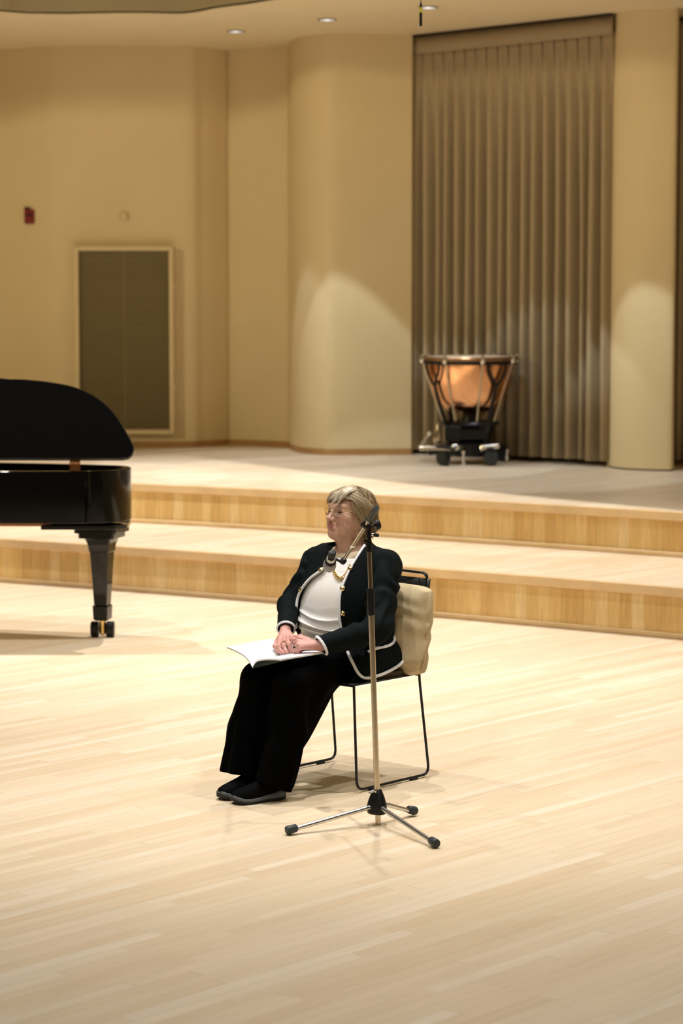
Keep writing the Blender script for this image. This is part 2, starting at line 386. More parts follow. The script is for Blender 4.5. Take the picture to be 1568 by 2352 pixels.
AY = 22.86
c = aty(67, 497, AY)
ta = thing('fire_alarm_pull', 'small red fire alarm pull box high on the left wall', 'fire alarm', (c[0], AY, c[2]))
inva = Matrix.Translation((-c[0], -AY, -c[2]))
def ap(n, mb, m, bevel=0):
    o = mb.build(n, m, ta, bevel=bevel); o.matrix_parent_inverse = inva; return o
ap('alarm_body', MB().box((c[0], AY + 0.03, c[2]), (0.092, 0.08, 0.132)), M['red'], 0.008)
ap('pull_handle', MB().box((c[0], AY - 0.014, c[2] + 0.012), (0.036, 0.018, 0.022)), M['dark'], 0.004)
ap('alarm_backplate', MB().box((c[0], AY + 0.06, c[2] + 0.012), (0.104, 0.05, 0.15)), M['dark'], 0.004)
c = aty(285, 497, 22.72)
tt = thing('wall_sensor', 'round cream sensor cover above the vent grille', 'sensor', (c[0], 22.72, c[2])); invt = Matrix.Translation((-c[0], -22.72, -c[2]))
for n, mb, m in (('sensor_base', MB().lathe([(0.052, 0), (0.052, 0.016), (0.047, 0.024)], (c[0], 22.75, c[2]), (0, -1, 0), 28), M['frame']), ('sensor_cover', MB().lathe([(0.04, 0), (0.038, 0.02), (0.028, 0.03), (0.0, 0.033)], (c[0], 22.727, c[2]), (0, -1, 0), 28, cap=False), M['frame'])):
    o = mb.build(n, m, tt); o.matrix_parent_inverse = invt

# recessed downlights in the soffit
def downlight(x, y, label):
    t = thing('recessed_downlight', label, 'ceiling light', (x, y, ZC), group='recessed downlights in the soffit')
    return t
dl_pos = []
for px, py in ((541, 71), (751, 44), (983, 16)):
    P = atz(px, py, ZC); dl_pos.append((P[0], P[1]))
labs = ['recessed downlight farthest from the curtain, over the left wall corner', 'recessed downlight above the rounded cream pier, middle of the three', 'recessed downlight beside the hanging microphone, nearest the curtain top']
first = downlight(*dl_pos[0], labs[0])
MB().lathe([(0.080, -0.001), (0.080, -0.010), (0.069, -0.012), (0.067, -0.002)], (0, 0, 0), n=36, cap=False).build('trim_ring', M['trimring'], first)
MB().lathe([(0.0665, -0.007), (0.060, -0.004), (0.042, -0.003), (0.0, -0.002)], (0, 0, 0), n=36, cap=False).build('reflector', M['lampglow'], first)
MB().lathe([(0.0, -0.006), (0.018, -0.007), (0.026, -0.003)], (0, 0, 0), n=20, cap=False).build('lamp_lens', M['lamp'], first)
for p_, l_ in zip(dl_pos[1:], labs[1:]): dup(first, (*p_, ZC), l_)

# hanging choir microphone
HY = 13.0
c = aty(966, 44, HY); top = 6.4
th = thing('hanging_microphone', 'thin black choir microphone with yellow band hanging on a cable', 'microphone', (c[0], HY, c[2])); invh = Matrix.Translation((-c[0], -HY, -c[2]))
def hp(n, mb, m):
    o = mb.build(n, m, th); o.matrix_parent_inverse = invh; return o
zz = lambda py: aty(966, py, HY)[2]
hp('capsule_body', MB().lathe([(0.0068, zz(60)), (0.0075, zz(58)), (0.0075, zz(29)), (0.006, zz(28))], (c[0], HY, 0), n=14), M['blackp'])
hp('marker_band', MB().lathe([(0.0078, zz(29)), (0.0078, zz(17))], (c[0], HY, 0), n=14), M['yellow'])
hp('cable_gland', MB().lathe([(0.0062, zz(17)), (0.0062, zz(10)), (0.003, zz(6))], (c[0], HY, 0), n=14), M['blackp'])
hp('cable', MB().tube([(c[0], HY, zz(8)), (c[0] - 0.004, HY, 4.2), (c[0], HY, top)], 0.0022, 8), M['blackp'])
# ------------------------------------------------------------------ grand piano (seen from the straight side, tail to the right)
PY0 = 14.2
tp = thing('grand_piano', 'black lacquered grand piano with raised lid, tail towards the woman', 'piano', (-1.45, 14.5, 0)); invp = Matrix.Translation((1.45, -14.5, 0))
def pp(n, mb, m, bevel=0, smooth=40, parent=None, **k):
    o = mb.build(n, m, parent or tp, bevel=bevel, smooth=smooth, **k)
    o.matrix_parent_inverse = invp if parent is None else Matrix.Identity(4)
    return o
TH = math.radians(38); HZ = 1.105
def lidpt(px, py):
    k = (py - HOR) / FPX; w = (CH - HZ - k * PY0) / (math.sin(TH) + k * math.cos(TH))
    Y = PY0 + w * math.cos(TH); return ((px - 784) / FPX * Y, w)
lo = [(0, 867), (50, 869.5), (100, 874), (140, 880), (170, 887), (200, 899), (225, 913), (250, 934), (268, 955), (285, 982), (297, 1003), (304, 1017), (307, 1029), (303, 1041), (294, 1049), (280, 1052.5)]
lp = [lidpt(*q) for q in lo]
outline = [(-4.45, 0.0), (-4.45, 1.46), (-4.0, 1.46), (-3.6, 1.40), (-3.2, 1.18), (-2.8, 0.96), (-2.4, 0.815)] + lp + [(-1.45, 0.0)]
sm = [outline[0], outline[1]] + [tuple(p) for p in catmull(outline[2:-2], 4)] + outline[-2:]
sm = [(x, max(0.0, w)) for x, w in sm]
mb = MB(); n = len(sm); cs, sn = math.cos(TH), math.sin(TH); tk = 0.022
mb.add([(x, PY0 + w * cs, HZ + w * sn) for x, w in sm] + [(x, PY0 + w * cs + tk * sn, HZ + w * sn - tk * cs) for x, w in sm],
       [tuple(range(n))[::-1], tuple(range(n, 2 * n))] + [(i, (i + 1) % n, n + (i + 1) % n, n + i) for i in range(n)])
pp('lid', mb, M['piano'], 0.004, 30)
RZ0, RZ1 = 0.717, 1.026
tail = [(-1.62, 0.0), (-1.50, 0.012), (-1.39, 0.055), (-1.31, 0.13), (-1.268, 0.24), (-1.272, 0.36), (-1.33, 0.48)]
rim = [(-4.40, 0.0), (-4.40, 1.44), (-4.0, 1.44), (-3.6, 1.38), (-3.2, 1.20), (-2.8, 1.0), (-2.4, 0.84), (-2.05, 0.74), (-1.75, 0.66), (-1.5, 0.56)] + tail[::-1]
rs = [rim[0], rim[1]] + [tuple(p) for p in catmull(rim[2:], 5)]
rs = [(x, PY0 + w) for x, w in rs]
cxm = np.mean([p[0] for p in rs]); 
def inset(P, d):
    out = []; n = len(P)
    for i in range(n):
        a = np.array(P[i - 1]); b = np.array(P[i]); c = np.array(P[(i + 1) % n])
        t = (c - a); t = t / (np.linalg.norm(t) + 1e-9); nn = np.array([-t[1], t[0]])
        out.append(tuple(b - nn * d))
    return out
def area(P): return 0.5 * sum(P[i - 1][0] * P[i][1] - P[i][0] * P[i - 1][1] for i in range(len(P)))
sg = -1 if area(rs) > 0 else 1
ri = inset(rs, 0.045 * sg)
n = len(rs); mb = MB()
mb.add([(x, y, RZ0) for x, y in rs] + [(x, y, RZ1) for x, y in rs] + [(x, y, RZ1) for x, y in ri] + [(x, y, RZ0) for x, y in ri],
       [q for i in range(n) for j in [(i + 1) % n] for q in ((i, j, n + j, n + i), (n + i, n + j, 2 * n + j, 2 * n + i), (2 * n + i, 2 * n + j, 3 * n + j, 3 * n + i), (3 * n + i, 3 * n + j, j, i))])
pp('rim', mb, M['piano'], 0.004, 30)
pp('soundboard', MB().prism(ri, 0.86, 0.875), M['beech'])
pp('iron_plate', MB().prism(inset(rs, 0.10 * sg), 0.915, 0.925), M['gold'])
pp('bottom_braces', MB().box((-3.0, PY0 + 0.30, 0.703), (2.5, 0.12, 0.05)).box((-3.0, PY0 + 0.55, 0.703), (2.2, 0.12, 0.05)), M['beech'])
for hx in (-1.57, -2.6, -3.7):
    h = MB().lathe([(0.010, -0.032), (0.010, 0.032)], (hx, PY0 + 0.006, RZ1 + 0.045), (1, 0, 0), 14)
    h.box((hx, PY0 + 0.018, RZ1 + 0.034), (0.06, 0.012, 0.075)); pp('lid_hinge', h, M['bronze'])
pp('lid_prop', MB().tube([(-3.3, PY0 + 1.05, 1.06), (-3.2, PY0 + 0.95, HZ + 0.93 * sn - 0.01)], 0.012, 8), M['piano'])
pp('keyslip', MB().box((-4.46, PY0 + 0.72, 0.80), (0.12, 1.40, 0.16)), M['piano'], 0.006)
def piano_leg(x, y, rz):
    lg = MB(); R3 = Matrix.Rotation(rz, 3, 'Z')
    def sq(a, z, ch=0.12):
        h = a / 2; c = h * ch
        pts = [(h, -h + c), (h, h - c), (h - c, h), (-h + c, h), (-h, h - c), (-h, -h + c), (-h + c, -h), (h - c, -h)]
        return [tuple(np.array(R3 @ Vector((px_, py_, 0))) + np.array([x, y, z])) for px_, py_ in pts]
    lg.loft([sq(0.265, 0.672), sq(0.265, 0.638)]); lg.loft([sq(0.225, 0.638), sq(0.225, 0.606)])
    lg.loft([sq(a, z) for a, z in ((0.180, 0.606), (0.160, 0.596), (0.143, 0.572), (0.132, 0.545), (0.128, 0.522), (0.118, 0.519), (0.110, 0.45), (0.082, 0.20), (0.080, 0.194))])
    lg.loft([sq(a, z) for a, z in ((0.088, 0.196), (0.097, 0.190), (0.096, 0.180), (0.090, 0.112), (0.080, 0.106), (0.07, 0.102))])
    lo_ = pp('leg', lg, M['piano'], 0.0015, 30)
    o = pp('leg_top_plate', MB().prism([(x + a, y + b) for a, b in ((-0.34, -0.22), (0.10, -0.22), (0.165, -0.15), (0.165, 0.12), (0.08, 0.2), (-0.34, 0.2))], 0.672, 0.698), M['piano'], 0.004, parent=lo_)
    f = MB().lathe([(0.015, 0.105), (0.020, 0.10), (0.021, 0.05), (0.019, 0.02), (0.0, 0.008)], (x, y, 0), n=16, cap=False)
    f.tube([(x - 0.06, y, 0.048), (x + 0.06, y, 0.048)], 0.009, 10)
    pp('caster_fork', f, M['brass'], parent=lo_)
    for s_ in (-1, 1):
        pp('caster_wheel', MB().lathe([(0.012, -0.024), (0.042, -0.024), (0.048, -0.018), (0.048, 0.018), (0.042, 0.024), (0.012, 0.024)], (x + s_ * 0.047, y, 0.048), (1, 0, 0), 24), M['castiron'], parent=lo_)
LX, LY = xat(231, 14.5), 14.5
piano_leg(LX, LY, math.radians(-15)); piano_leg(-3.95, 14.35, 0.0); piano_leg(-3.95, 15.45, 0.0)
sl = MB().box((-3.6, PY0 + 0.72, 0.40), (0.05, 0.18, 0.62)); pp('pedal_lyre', sl, M['piano'], 0.01)

# ------------------------------------------------------------------ timpani (kettledrum)
TX, TY, TZ = xat(1078, 20.62), 20.62, Z2
tk_ = thing('timpani', 'copper kettledrum with chrome rods on a wheeled pedal base', 'kettledrum', (TX, TY, TZ))
def kp(n, mb, m, bevel=0, smooth=40, parent=None):
    o = mb.build(n, m, parent or tk_, bevel=bevel, smooth=smooth); return o
kp('bowl', MB().lathe([(0.372, 0.862), (0.372, 0.85), (0.366, 0.80), (0.352, 0.72), (0.330, 0.64), (0.300, 0.56), (0.262, 0.50), (0.20, 0.455), (0.12, 0.43), (0.05, 0.42), (0.0, 0.42)], n=64, cap=False), M['copper'])
kp('rim_collar', MB().lathe([(0.37, 0.845), (0.398, 0.85), (0.402, 0.868), (0.402, 0.884), (0.372, 0.888), (0.37, 0.845)], n=64, cap=False), M['castiron'])
kp('counter_hoop', MB().lathe([(0.400, 0.880), (0.414, 0.880), (0.416, 0.902), (0.406, 0.915), (0.396, 0.915), (0.396, 0.884)], n=64, cap=False), M['hoop'])
kp('drum_head', MB().lathe([(0.398, 0.905), (0.36, 0.911), (0.0, 0.912)], n=64, cap=False), M['skinhead'])
for i in range(8):
    a = math.radians(12 + 45 * i); ca, sa = math.cos(a), math.sin(a)
    r = kp('tension_rod', MB().tube([(0.418 * ca, 0.418 * sa, 0.895), (0.40 * ca, 0.40 * sa, 0.83), (0.235 * ca, 0.235 * sa, 0.36)], 0.0085, 10), M['nickel'])
    kp('lug_bolt', MB().lathe([(0.020, 0.862), (0.022, 0.87), (0.022, 0.90), (0.012, 0.905), (0.012, 0.93), (0.0, 0.932)], (0.418 * ca, 0.418 * sa, 0), n=14, cap=False), M['chrome'], parent=r)
for i in range(4):
    a = math.radians(34 + 90 * i + 180); ca, sa = math.cos(a), math.sin(a)
    q = lambda r_, z, da=0.0: (r_ * math.cos(a + da), r_ * math.sin(a + da), z)
    s_ = MB().tube([q(0.20, 0.10), q(0.245, 0.33), q(0.345, 0.60), q(0.375, 0.70)], [0.020, 0.019, 0.016, 0.015], 10)
    for sgn in (-1, 1):
        s_.tube([tuple(p) for p in catmull([q(0.362, 0.665), q(0.385, 0.72, sgn * 0.10), q(0.395, 0.79, sgn * 0.20), q(0.398, 0.855, sgn * 0.22)], 5)], 0.012, 8)
    kp('forked_strut', s_, M['castiron'])
kp('spider_ring', MB().lathe([(0.19, 0.33), (0.25, 0.33), (0.26, 0.345), (0.25, 0.36), (0.19, 0.36), (0.19, 0.33)], n=40, cap=False), M['castiron'])
b = MB().lathe([(0.10, 0.07), (0.215, 0.07), (0.235, 0.10), (0.225, 0.17), (0.15, 0.22), (0.10, 0.23), (0.085, 0.34), (0.06, 0.42)], n=36)
for i in range(3):
    a = math.radians(-58 + 120 * i + 5); b.tube([(0.12 * math.cos(a), 0.12 * math.sin(a), 0.13), (0.30 * math.cos(a), 0.30 * math.sin(a), 0.11), (0.36 * math.cos(a), 0.36 * math.sin(a), 0.095)], [0.05, 0.036, 0.028], 10)
kp('cast_base', b, M['castiron'])
for (wx, wy) in ((0.165, -0.33), (-0.235, -0.30), (0.30, 0.20), (-0.2, 0.27)):
    w = kp('caster_wheel', MB().lathe([(0.02, -0.022), (0.055, -0.022), (0.066, -0.012), (0.066, 0.012), (0.055, 0.022), (0.02, 0.022)], (wx, wy, 0.067), (0.55, 0.83, 0), 24), M['rubber'])
    kp('caster_fork', MB().box((wx, wy, 0.135), (0.05, 0.06, 0.03)).box((wx + 0.018, wy - 0.03, 0.10), (0.014, 0.02, 0.08)).box((wx - 0.02, wy + 0.03, 0.10), (0.014, 0.02, 0.08)), M['castiron'], 0.004, parent=w)
for (wx, wy) in ((0.315, -0.10), (-0.205, -0.36), (-0.065, -0.30)):
    kp('levelling_foot', MB().lathe([(0.018, 0.001), (0.020, 0.02), (0.010, 0.03), (0.010, 0.10), (0.018, 0.105), (0.018, 0.125)], (wx, wy, 0), n=14), M['chrome'] if wx > -0.1 else M['castiron'])
kp('brake_bar', MB().lathe([(0.030, 0), (0.034, 0.012), (0.026, 0.03), (0.024, 0.15), (0.020, 0.16)], (0.075, -0.30, 0.150), (0.98, -0.06, 0.12), 18), M['chrome'])
kp('brake_bar', MB().lathe([(0.018, 0), (0.028, 0.02), (0.030, 0.05), (0.015, 0.07)], (-0.17, -0.32, 0.155), (1, -0.05, 0.05), 18), M['chrome'])
kp('pedal_plate', MB().box((-0.22, -0.34, 0.155), (0.17, 0.09, 0.022), Matrix.Rotation(0.12, 3, 'Y')), M['castiron'], 0.006)
kp('pedal_heel', MB().tube([(-0.18, -0.36, 0.145), (-0.36, -0.37, 0.155), (-0.44, -0.37, 0.150)], [0.018, 0.020, 0.022], 12), M['nickel'])
kp('pedal_lever', MB().tube([(-0.44, -0.36, 0.16), (-0.36, -0.34, 0.265)], 0.010, 10).lathe([(0.012, 0), (0.018, 0.01), (0.018, 0.03), (0, 0.04)], (-0.365, -0.341, 0.258), (0.6, 0.1, 0.8), 12, cap=False), M['chrome'])
kp('tuning_gauge', MB().lathe([(0.028, 0.0), (0.036, 0.02), (0.036, 0.06), (0.020, 0.085), (0.014, 0.17)], (-0.285, -0.26, 0.19), (0.02, 0, 1), 16), M['nickel'])
kp('linkage_housing', MB().box((-0.15, -0.2, 0.27), (0.14, 0.10, 0.13)).box((0.03, -0.16, 0.26), (0.24, 0.10, 0.10)), M['castiron'], 0.012)

# ------------------------------------------------------------------ chair frame of reference
CO = np.array([0.0191, 10.272, 0.0]); CA = math.radians(-131.36)
Fv = np.array([math.cos(CA), math.sin(CA), 0]); Lv = np.array([-math.sin(CA), math.cos(CA), 0])
def W2L(P): P = np.asarray(P, float) - CO; return np.array([P @ Fv, P @ Lv, P[2]])
def L2W(q): return CO + Fv * q[0] + Lv * q[1] + np.array([0, 0, q[2]])
def pl(px, py, l):      # pixel -> local point at lateral distance l
    v = ray(px, py); t = (l - (_C - CO) @ Lv) / (v @ Lv); return W2L(_C + v * t)
def pY(px, py, Y): return W2L(aty(px, py, Y))

tc_ = thing('wire_chair', 'black wire sled chair with dark sling seat under the woman', 'chair', CO, CA)
rod = 0.0058
for s_ in (-1, 1):
    h = 0.2675 * s_; ht = 0.255 * s_
    path = arc([(0.238, ht * 0.99, 0.452), (0.236, h, 0.012), (-0.238, h, 0.012), (-0.182, ht, 0.452), (-0.215, 0.25 * s_, 0.66)], 0.045, 7) + arc([(-0.22, 0.249 * s_, 0.69), (-0.252, 0.243 * s_, 0.877), (-0.252, 0.1 * s_, 0.880)], 0.022, 7)
    fr_ = MB().tube(path, rod, 12).build('side_frame', M['castiron'], tc_)
    MB().box((-0.135, h, 0.007), (0.045, 0.016, 0.014)).build('floor_glide', M['blackp'], fr_, bevel=0.003)
    MB().box((0.135, h, 0.007), (0.045, 0.016, 0.014)).build('floor_glide', M['blackp'], fr_, bevel=0.003)
MB().tube([(-0.252, -0.1, 0.880), (-0.252, 0.1, 0.880)], rod, 12).build('top_rail', M['castiron'], tc_)
MB().tube([(0.232, -0.25, 0.448), (0.232, 0.25, 0.448)], rod, 12).tube([(-0.18, -0.25, 0.448), (-0.18, 0.25, 0.448)], rod, 12).build('seat_rail', M['castiron'], tc_)
rows = []
for i in range(15):
    f = -0.185 + 0.42 * i / 14; rows.append([(f, -0.255 + 0.51 * j / 16, 0.452 - 0.02 * math.sin(PI * j / 16) * math.sin(PI * i / 14)) for j in range(17)])
MB().grid(rows).build('sling_seat', mat('black_leather', (0.012, 0.012, 0.013), 0.5), tc_, solidify=0.006)
rows = []
for i in range(11):
    z = 0.50 + 0.355 * i / 10; f = -0.182 - 0.07 * (z - 0.452) / 0.43
    rows.append([(f - 0.03 * math.sin(PI * j / 16) * (0.4 + 0.6 * math.sin(PI * i / 10)) + (0.0 if 0 < j < 16 else 0.0), -0.262 + 0.524 * j / 16, z) for j in range(17)])
so = MB().grid(rows).build('sling_back', bpy.data.materials['black_leather'], tc_, solidify=0.007)
MB().tube([(-0.2435, 0.205, 0.855), (-0.232, 0.209, 0.78), (-0.215, 0.213, 0.66)], 0.0018, 6).build('seam_stitch', M['blackp'], so)
for s_ in (-1, 1):
    MB().tube(arc([(-0.250, 0.244 * s_, 0.852), (-0.238, 0.240 * s_, 0.876), (-0.25, 0.205 * s_, 0.878)], 0.02, 4), 0.004, 8).build('sling_loop', M['castiron'], so)

# ------------------------------------------------------------------ microphone stand
SY = 9.33; base = atz(868, 1909, 0.0)
ts = thing('microphone_stand', 'nickel tripod microphone stand with black clutch in front of the woman', 'microphone stand', (base[0], base[1], 0)); invs = Matrix.Translation((-base[0], -base[1], 0))
def sp(n, mb, m, bevel=0, parent=None, smooth=40):
    o = mb.build(n, m, parent or ts, bevel=bevel, smooth=smooth); o.matrix_parent_inverse = invs if parent is None else Matrix.Identity(4); return o
q = lambda px, py, Y=SY: aty(px, py, Y)
P0, P1 = q(868.3, 1896), q(852.5, 1412)
sp('lower_tube', MB().tube([P0, P1], 0.0112, 20), M['nickel'])
sp('height_clutch', MB().tube([q(852.7, 1413), q(852.2, 1408), q(850.8, 1358), q(850.6, 1352)], [0.0135, 0.0145, 0.0140, 0.0115], 20), M['blackp'])
sp('upper_tube', MB().tube([q(851, 1362), q(847.6, 1255)], 0.0083, 20), M['darkchrome'])
d0, d1, d2, d3 = q(847.7, 1264), q(847.6, 1255), q(847.2, 1236), q(846.5, 1206)
sw = sp('swivel_post', MB().tube([q(847.8, 1267), d1, q(847.5, 1246), d2, q(847, 1228), d3, q(846.4, 1198)], [0.0118, 0.0118, 0.0112, 0.0078, 0.0085, 0.0088, 0.0080], 18), M['blackp'])
# boom: near end high, far end dips towards the singer
Bn, Bf = aty(863, 1169, 9.18), aty(786, 1291, 9.58)
bl = lambda t: Bn + (Bf - Bn) * t
sp('boom_arm', MB().tube([bl(0.10), bl(0.68), bl(0.681), bl(1.0)], [0.0078, 0.0078, 0.0062, 0.0062], 16), M['nickel'])
sp('boom_end_grip', MB().tube([bl(-0.02), bl(0.0), bl(0.20), bl(0.205)], [0.0105, 0.0112, 0.0100, 0.008], 16), M['rubber'])
sp('boom_collar', MB().tube([bl(0.665), bl(0.675), bl(0.705), bl(0.715)], [0.008, 0.0095, 0.0095, 0.0075], 16), M['chrome'])
cj = bl(0.30)
cl = MB().tube([cj + np.array([-0.012, 0.0, 0.012]), cj + np.array([0.014, 0, -0.008])], 0.0155, 16).box(d3 + np.array([0, 0.004, 0.012]), (0.022, 0.024, 0.034))
sp('boom_clamp', cl, M['blackp'], 0.002)
sp('clamp_knob', MB().lathe([(0.004, 0), (0.004, 0.016), (0.019, 0.017), (0.021, 0.022), (0.021, 0.032), (0.017, 0.038)], q(851, 1210, 9.34), (0.86, 0.25, 0.25), 18), M['blackp'])
sp('tilt_lever', MB().tube([q(851, 1228), q(859, 1228.5)], 0.006, 10).tube([q(858, 1228.5), q(861, 1228.6), q(870, 1230)], [0.006, 0.0072, 0.0058], 10), M['blackp'])
sp('lever_ferrule', MB().tube([q(852.5, 1228), q(857.5, 1228.3)], 0.0066, 12), M['chrome'])
hub = q(867, 1843)
hz = lambda py: q(867, py)[2]
sec = lambda r_, z, ox=0: [(hub[0] + ox + r_ * math.cos(2 * PI * j / 24 + 0.3) * (1 + 0.10 * math.cos(3 * (2 * PI * j / 24 + 0.3 - math.radians(187)))), SY + r_ * math.sin(2 * PI * j / 24 + 0.3) * (1 + 0.10 * math.cos(3 * (2 * PI * j / 24 + 0.3 - math.radians(187)))), z) for j in range(24)]
sp('tripod_hub', MB().loft([sec(0.030, hz(1869)), sec(0.037, hz(1866)), sec(0.039, hz(1852)), sec(0.036, hz(1842)), sec(0.028, hz(1828)), sec(0.0185, hz(1815)), sec(0.016, hz(1813))]), M['blackp'])
sp('hub_lever', MB().tube([q(862, 1818, 9.30), q(856, 1817, 9.29), q(846, 1822, 9.28)], [0.006, 0.0055, 0.004], 10), M['chrome'])
for (fx, fy) in ((657, 1919), (1003, 1950), (954, 1873)):
    ft = atz(fx, fy, 0.0); ft[2] = 0.0185
    dr = ft - np.array([hub[0], SY, 0.0]); dr[2] = 0; dr /= np.linalg.norm(dr)
    st = np.array([hub[0], SY, hz(1852)]) + dr * 0.030
    k1 = st + dr * 0.03 + np.array([0, 0, -0.004]); en = ft - dr * 0.02
    dd = (ft - k1) / np.linalg.norm(ft - k1)
    lg = sp('leg', MB().tube(arc([st, k1, en], 0.02, 4), 0.0092, 14), M['steel'])
    sp('rubber_foot', MB().tube([ft - dd * 0.047, ft - dd * 0.043, ft - dd * 0.012, ft - dd * 0.002, ft], [0.012, 0.0155, 0.0182, 0.0165, 0.010], 18), M['rubber'], parent=lg)

# ------------------------------------------------------------------ microphone on the boom
m0, m1 = aty(762, 1273, 9.55), aty(754.5, 1308, 9.62)
tm = thing('condenser_microphone', 'grey stage microphone with black connector clipped to the end of the boom', 'microphone', m0); invm = Matrix.Translation(tuple(-m0))
def mp(n, mb, m, bevel=0):
    o = mb.build(n, m, tm, bevel=bevel); o.matrix_parent_inverse = invm; return o
ax = (m1 - m0) / np.linalg.norm(m1 - m0); a_ = lambda t: m0 + ax * t
mp('cable_connector', MB().tube([a_(-0.012), a_(-0.010), a_(0.012), a_(0.014), a_(0.020), a_(0.022)], [0.012, 0.0155, 0.0160, 0.0135, 0.0135, 0.016], 22), M['blackp'])
mgrey = mat('satin_grey_metal', (0.42, 0.42, 0.42), 0.35, metal=0.85)
mp('microphone_body', MB().tube([a_(0.022), a_(0.05), a_(0.055)], [0.0172, 0.0178, 0.020], 24), mgrey)
mp('shock_ring', MB().tube([a_(0.040), a_(0.043), a_(0.052), a_(0.055)], [0.019, 0.0225, 0.0225, 0.019], 24), M['blackp'])
mp('windscreen', MB().tube([a_(0.052), a_(0.058), a_(0.078), a_(0.092), a_(0.099)], [0.020, 0.0255, 0.0265, 0.021, 0.010], 24), mat('grey_mesh_grille', (0.33, 0.33, 0.34), 0.45, metal=0.6, bump=0.8, bscale=900))
cb = MB().tube([a_(0.03) + np.array([0.012, 0, 0]), aty(774, 1286, 9.575), aty(783, 1290, 9.58)], [0.008, 0.006, 0.006], 10)
mp('clip_bracket', cb, M['rubber'])
mp('clip_ring', MB().tube([bl(0.955), bl(0.96), bl(0.995), bl(1.0)], [0.0085, 0.013, 0.013, 0.009], 20), M['blackp'])
# ------------------------------------------------------------------ signed-distance modelling (smooth unions -> one continuous mesh)
f32 = np.float32
def V3(*a): return np.array(a, f32)
def smin(a, b, k):
    if k <= 0: return np.minimum(a, b)
    h = np.maximum(k - np.abs(a - b), 0) / k; return np.minimum(a, b) - h * h * k * 0.25
def smax(a, b, k): return -smin(-a, -b, k)
def ell(c, r, R=None):
    c = np.array(c, f32); r = np.array(r, f32); R_ = None if R is None else np.array(R, f32)
    def fn(P):
        q = P - c
        if R_ is not None: q = q @ R_
        k0 = np.sqrt(((q / r) ** 2).sum(1)); k1 = np.sqrt(((q / (r * r)) ** 2).sum(1)) + 1e-9
        return np.where(k0 < 0.02, -r.min(), k0 * (k0 - 1) / k1)
    return fn
def sph(c, r): 
    c = np.array(c, f32)
    return lambda P: np.sqrt(((P - c) ** 2).sum(1)) - r
def rc(a, b, ra, rb, sq=None):
    """tapered capsule; sq = (axis, factor) flattens it along an axis"""
    a = np.array(a, f32); b = np.array(b, f32)
    if sq is not None:
        ax = np.array(sq[0], f32); ax = ax / np.linalg.norm(ax); fac = sq[1]
    ab = b - a; L2 = float(ab @ ab) + 1e-12
    def fn(P):
        q = P - a
        t = np.clip((q @ ab) / L2, 0, 1)
        dv = q - t[:, None] * ab
        if sq is not None:
            d_ = dv @ ax; dv = dv + ((fac - 1) * d_)[:, None] * ax
            dd = np.sqrt((dv ** 2).sum(1)); s_ = 1.0 / max(1.0, fac)
            return (dd - (ra + (rb - ra) * t)) * (s_ if fac > 1 else 1.0)
        return np.sqrt((dv ** 2).sum(1)) - (ra + (rb - ra) * t)
    return fn
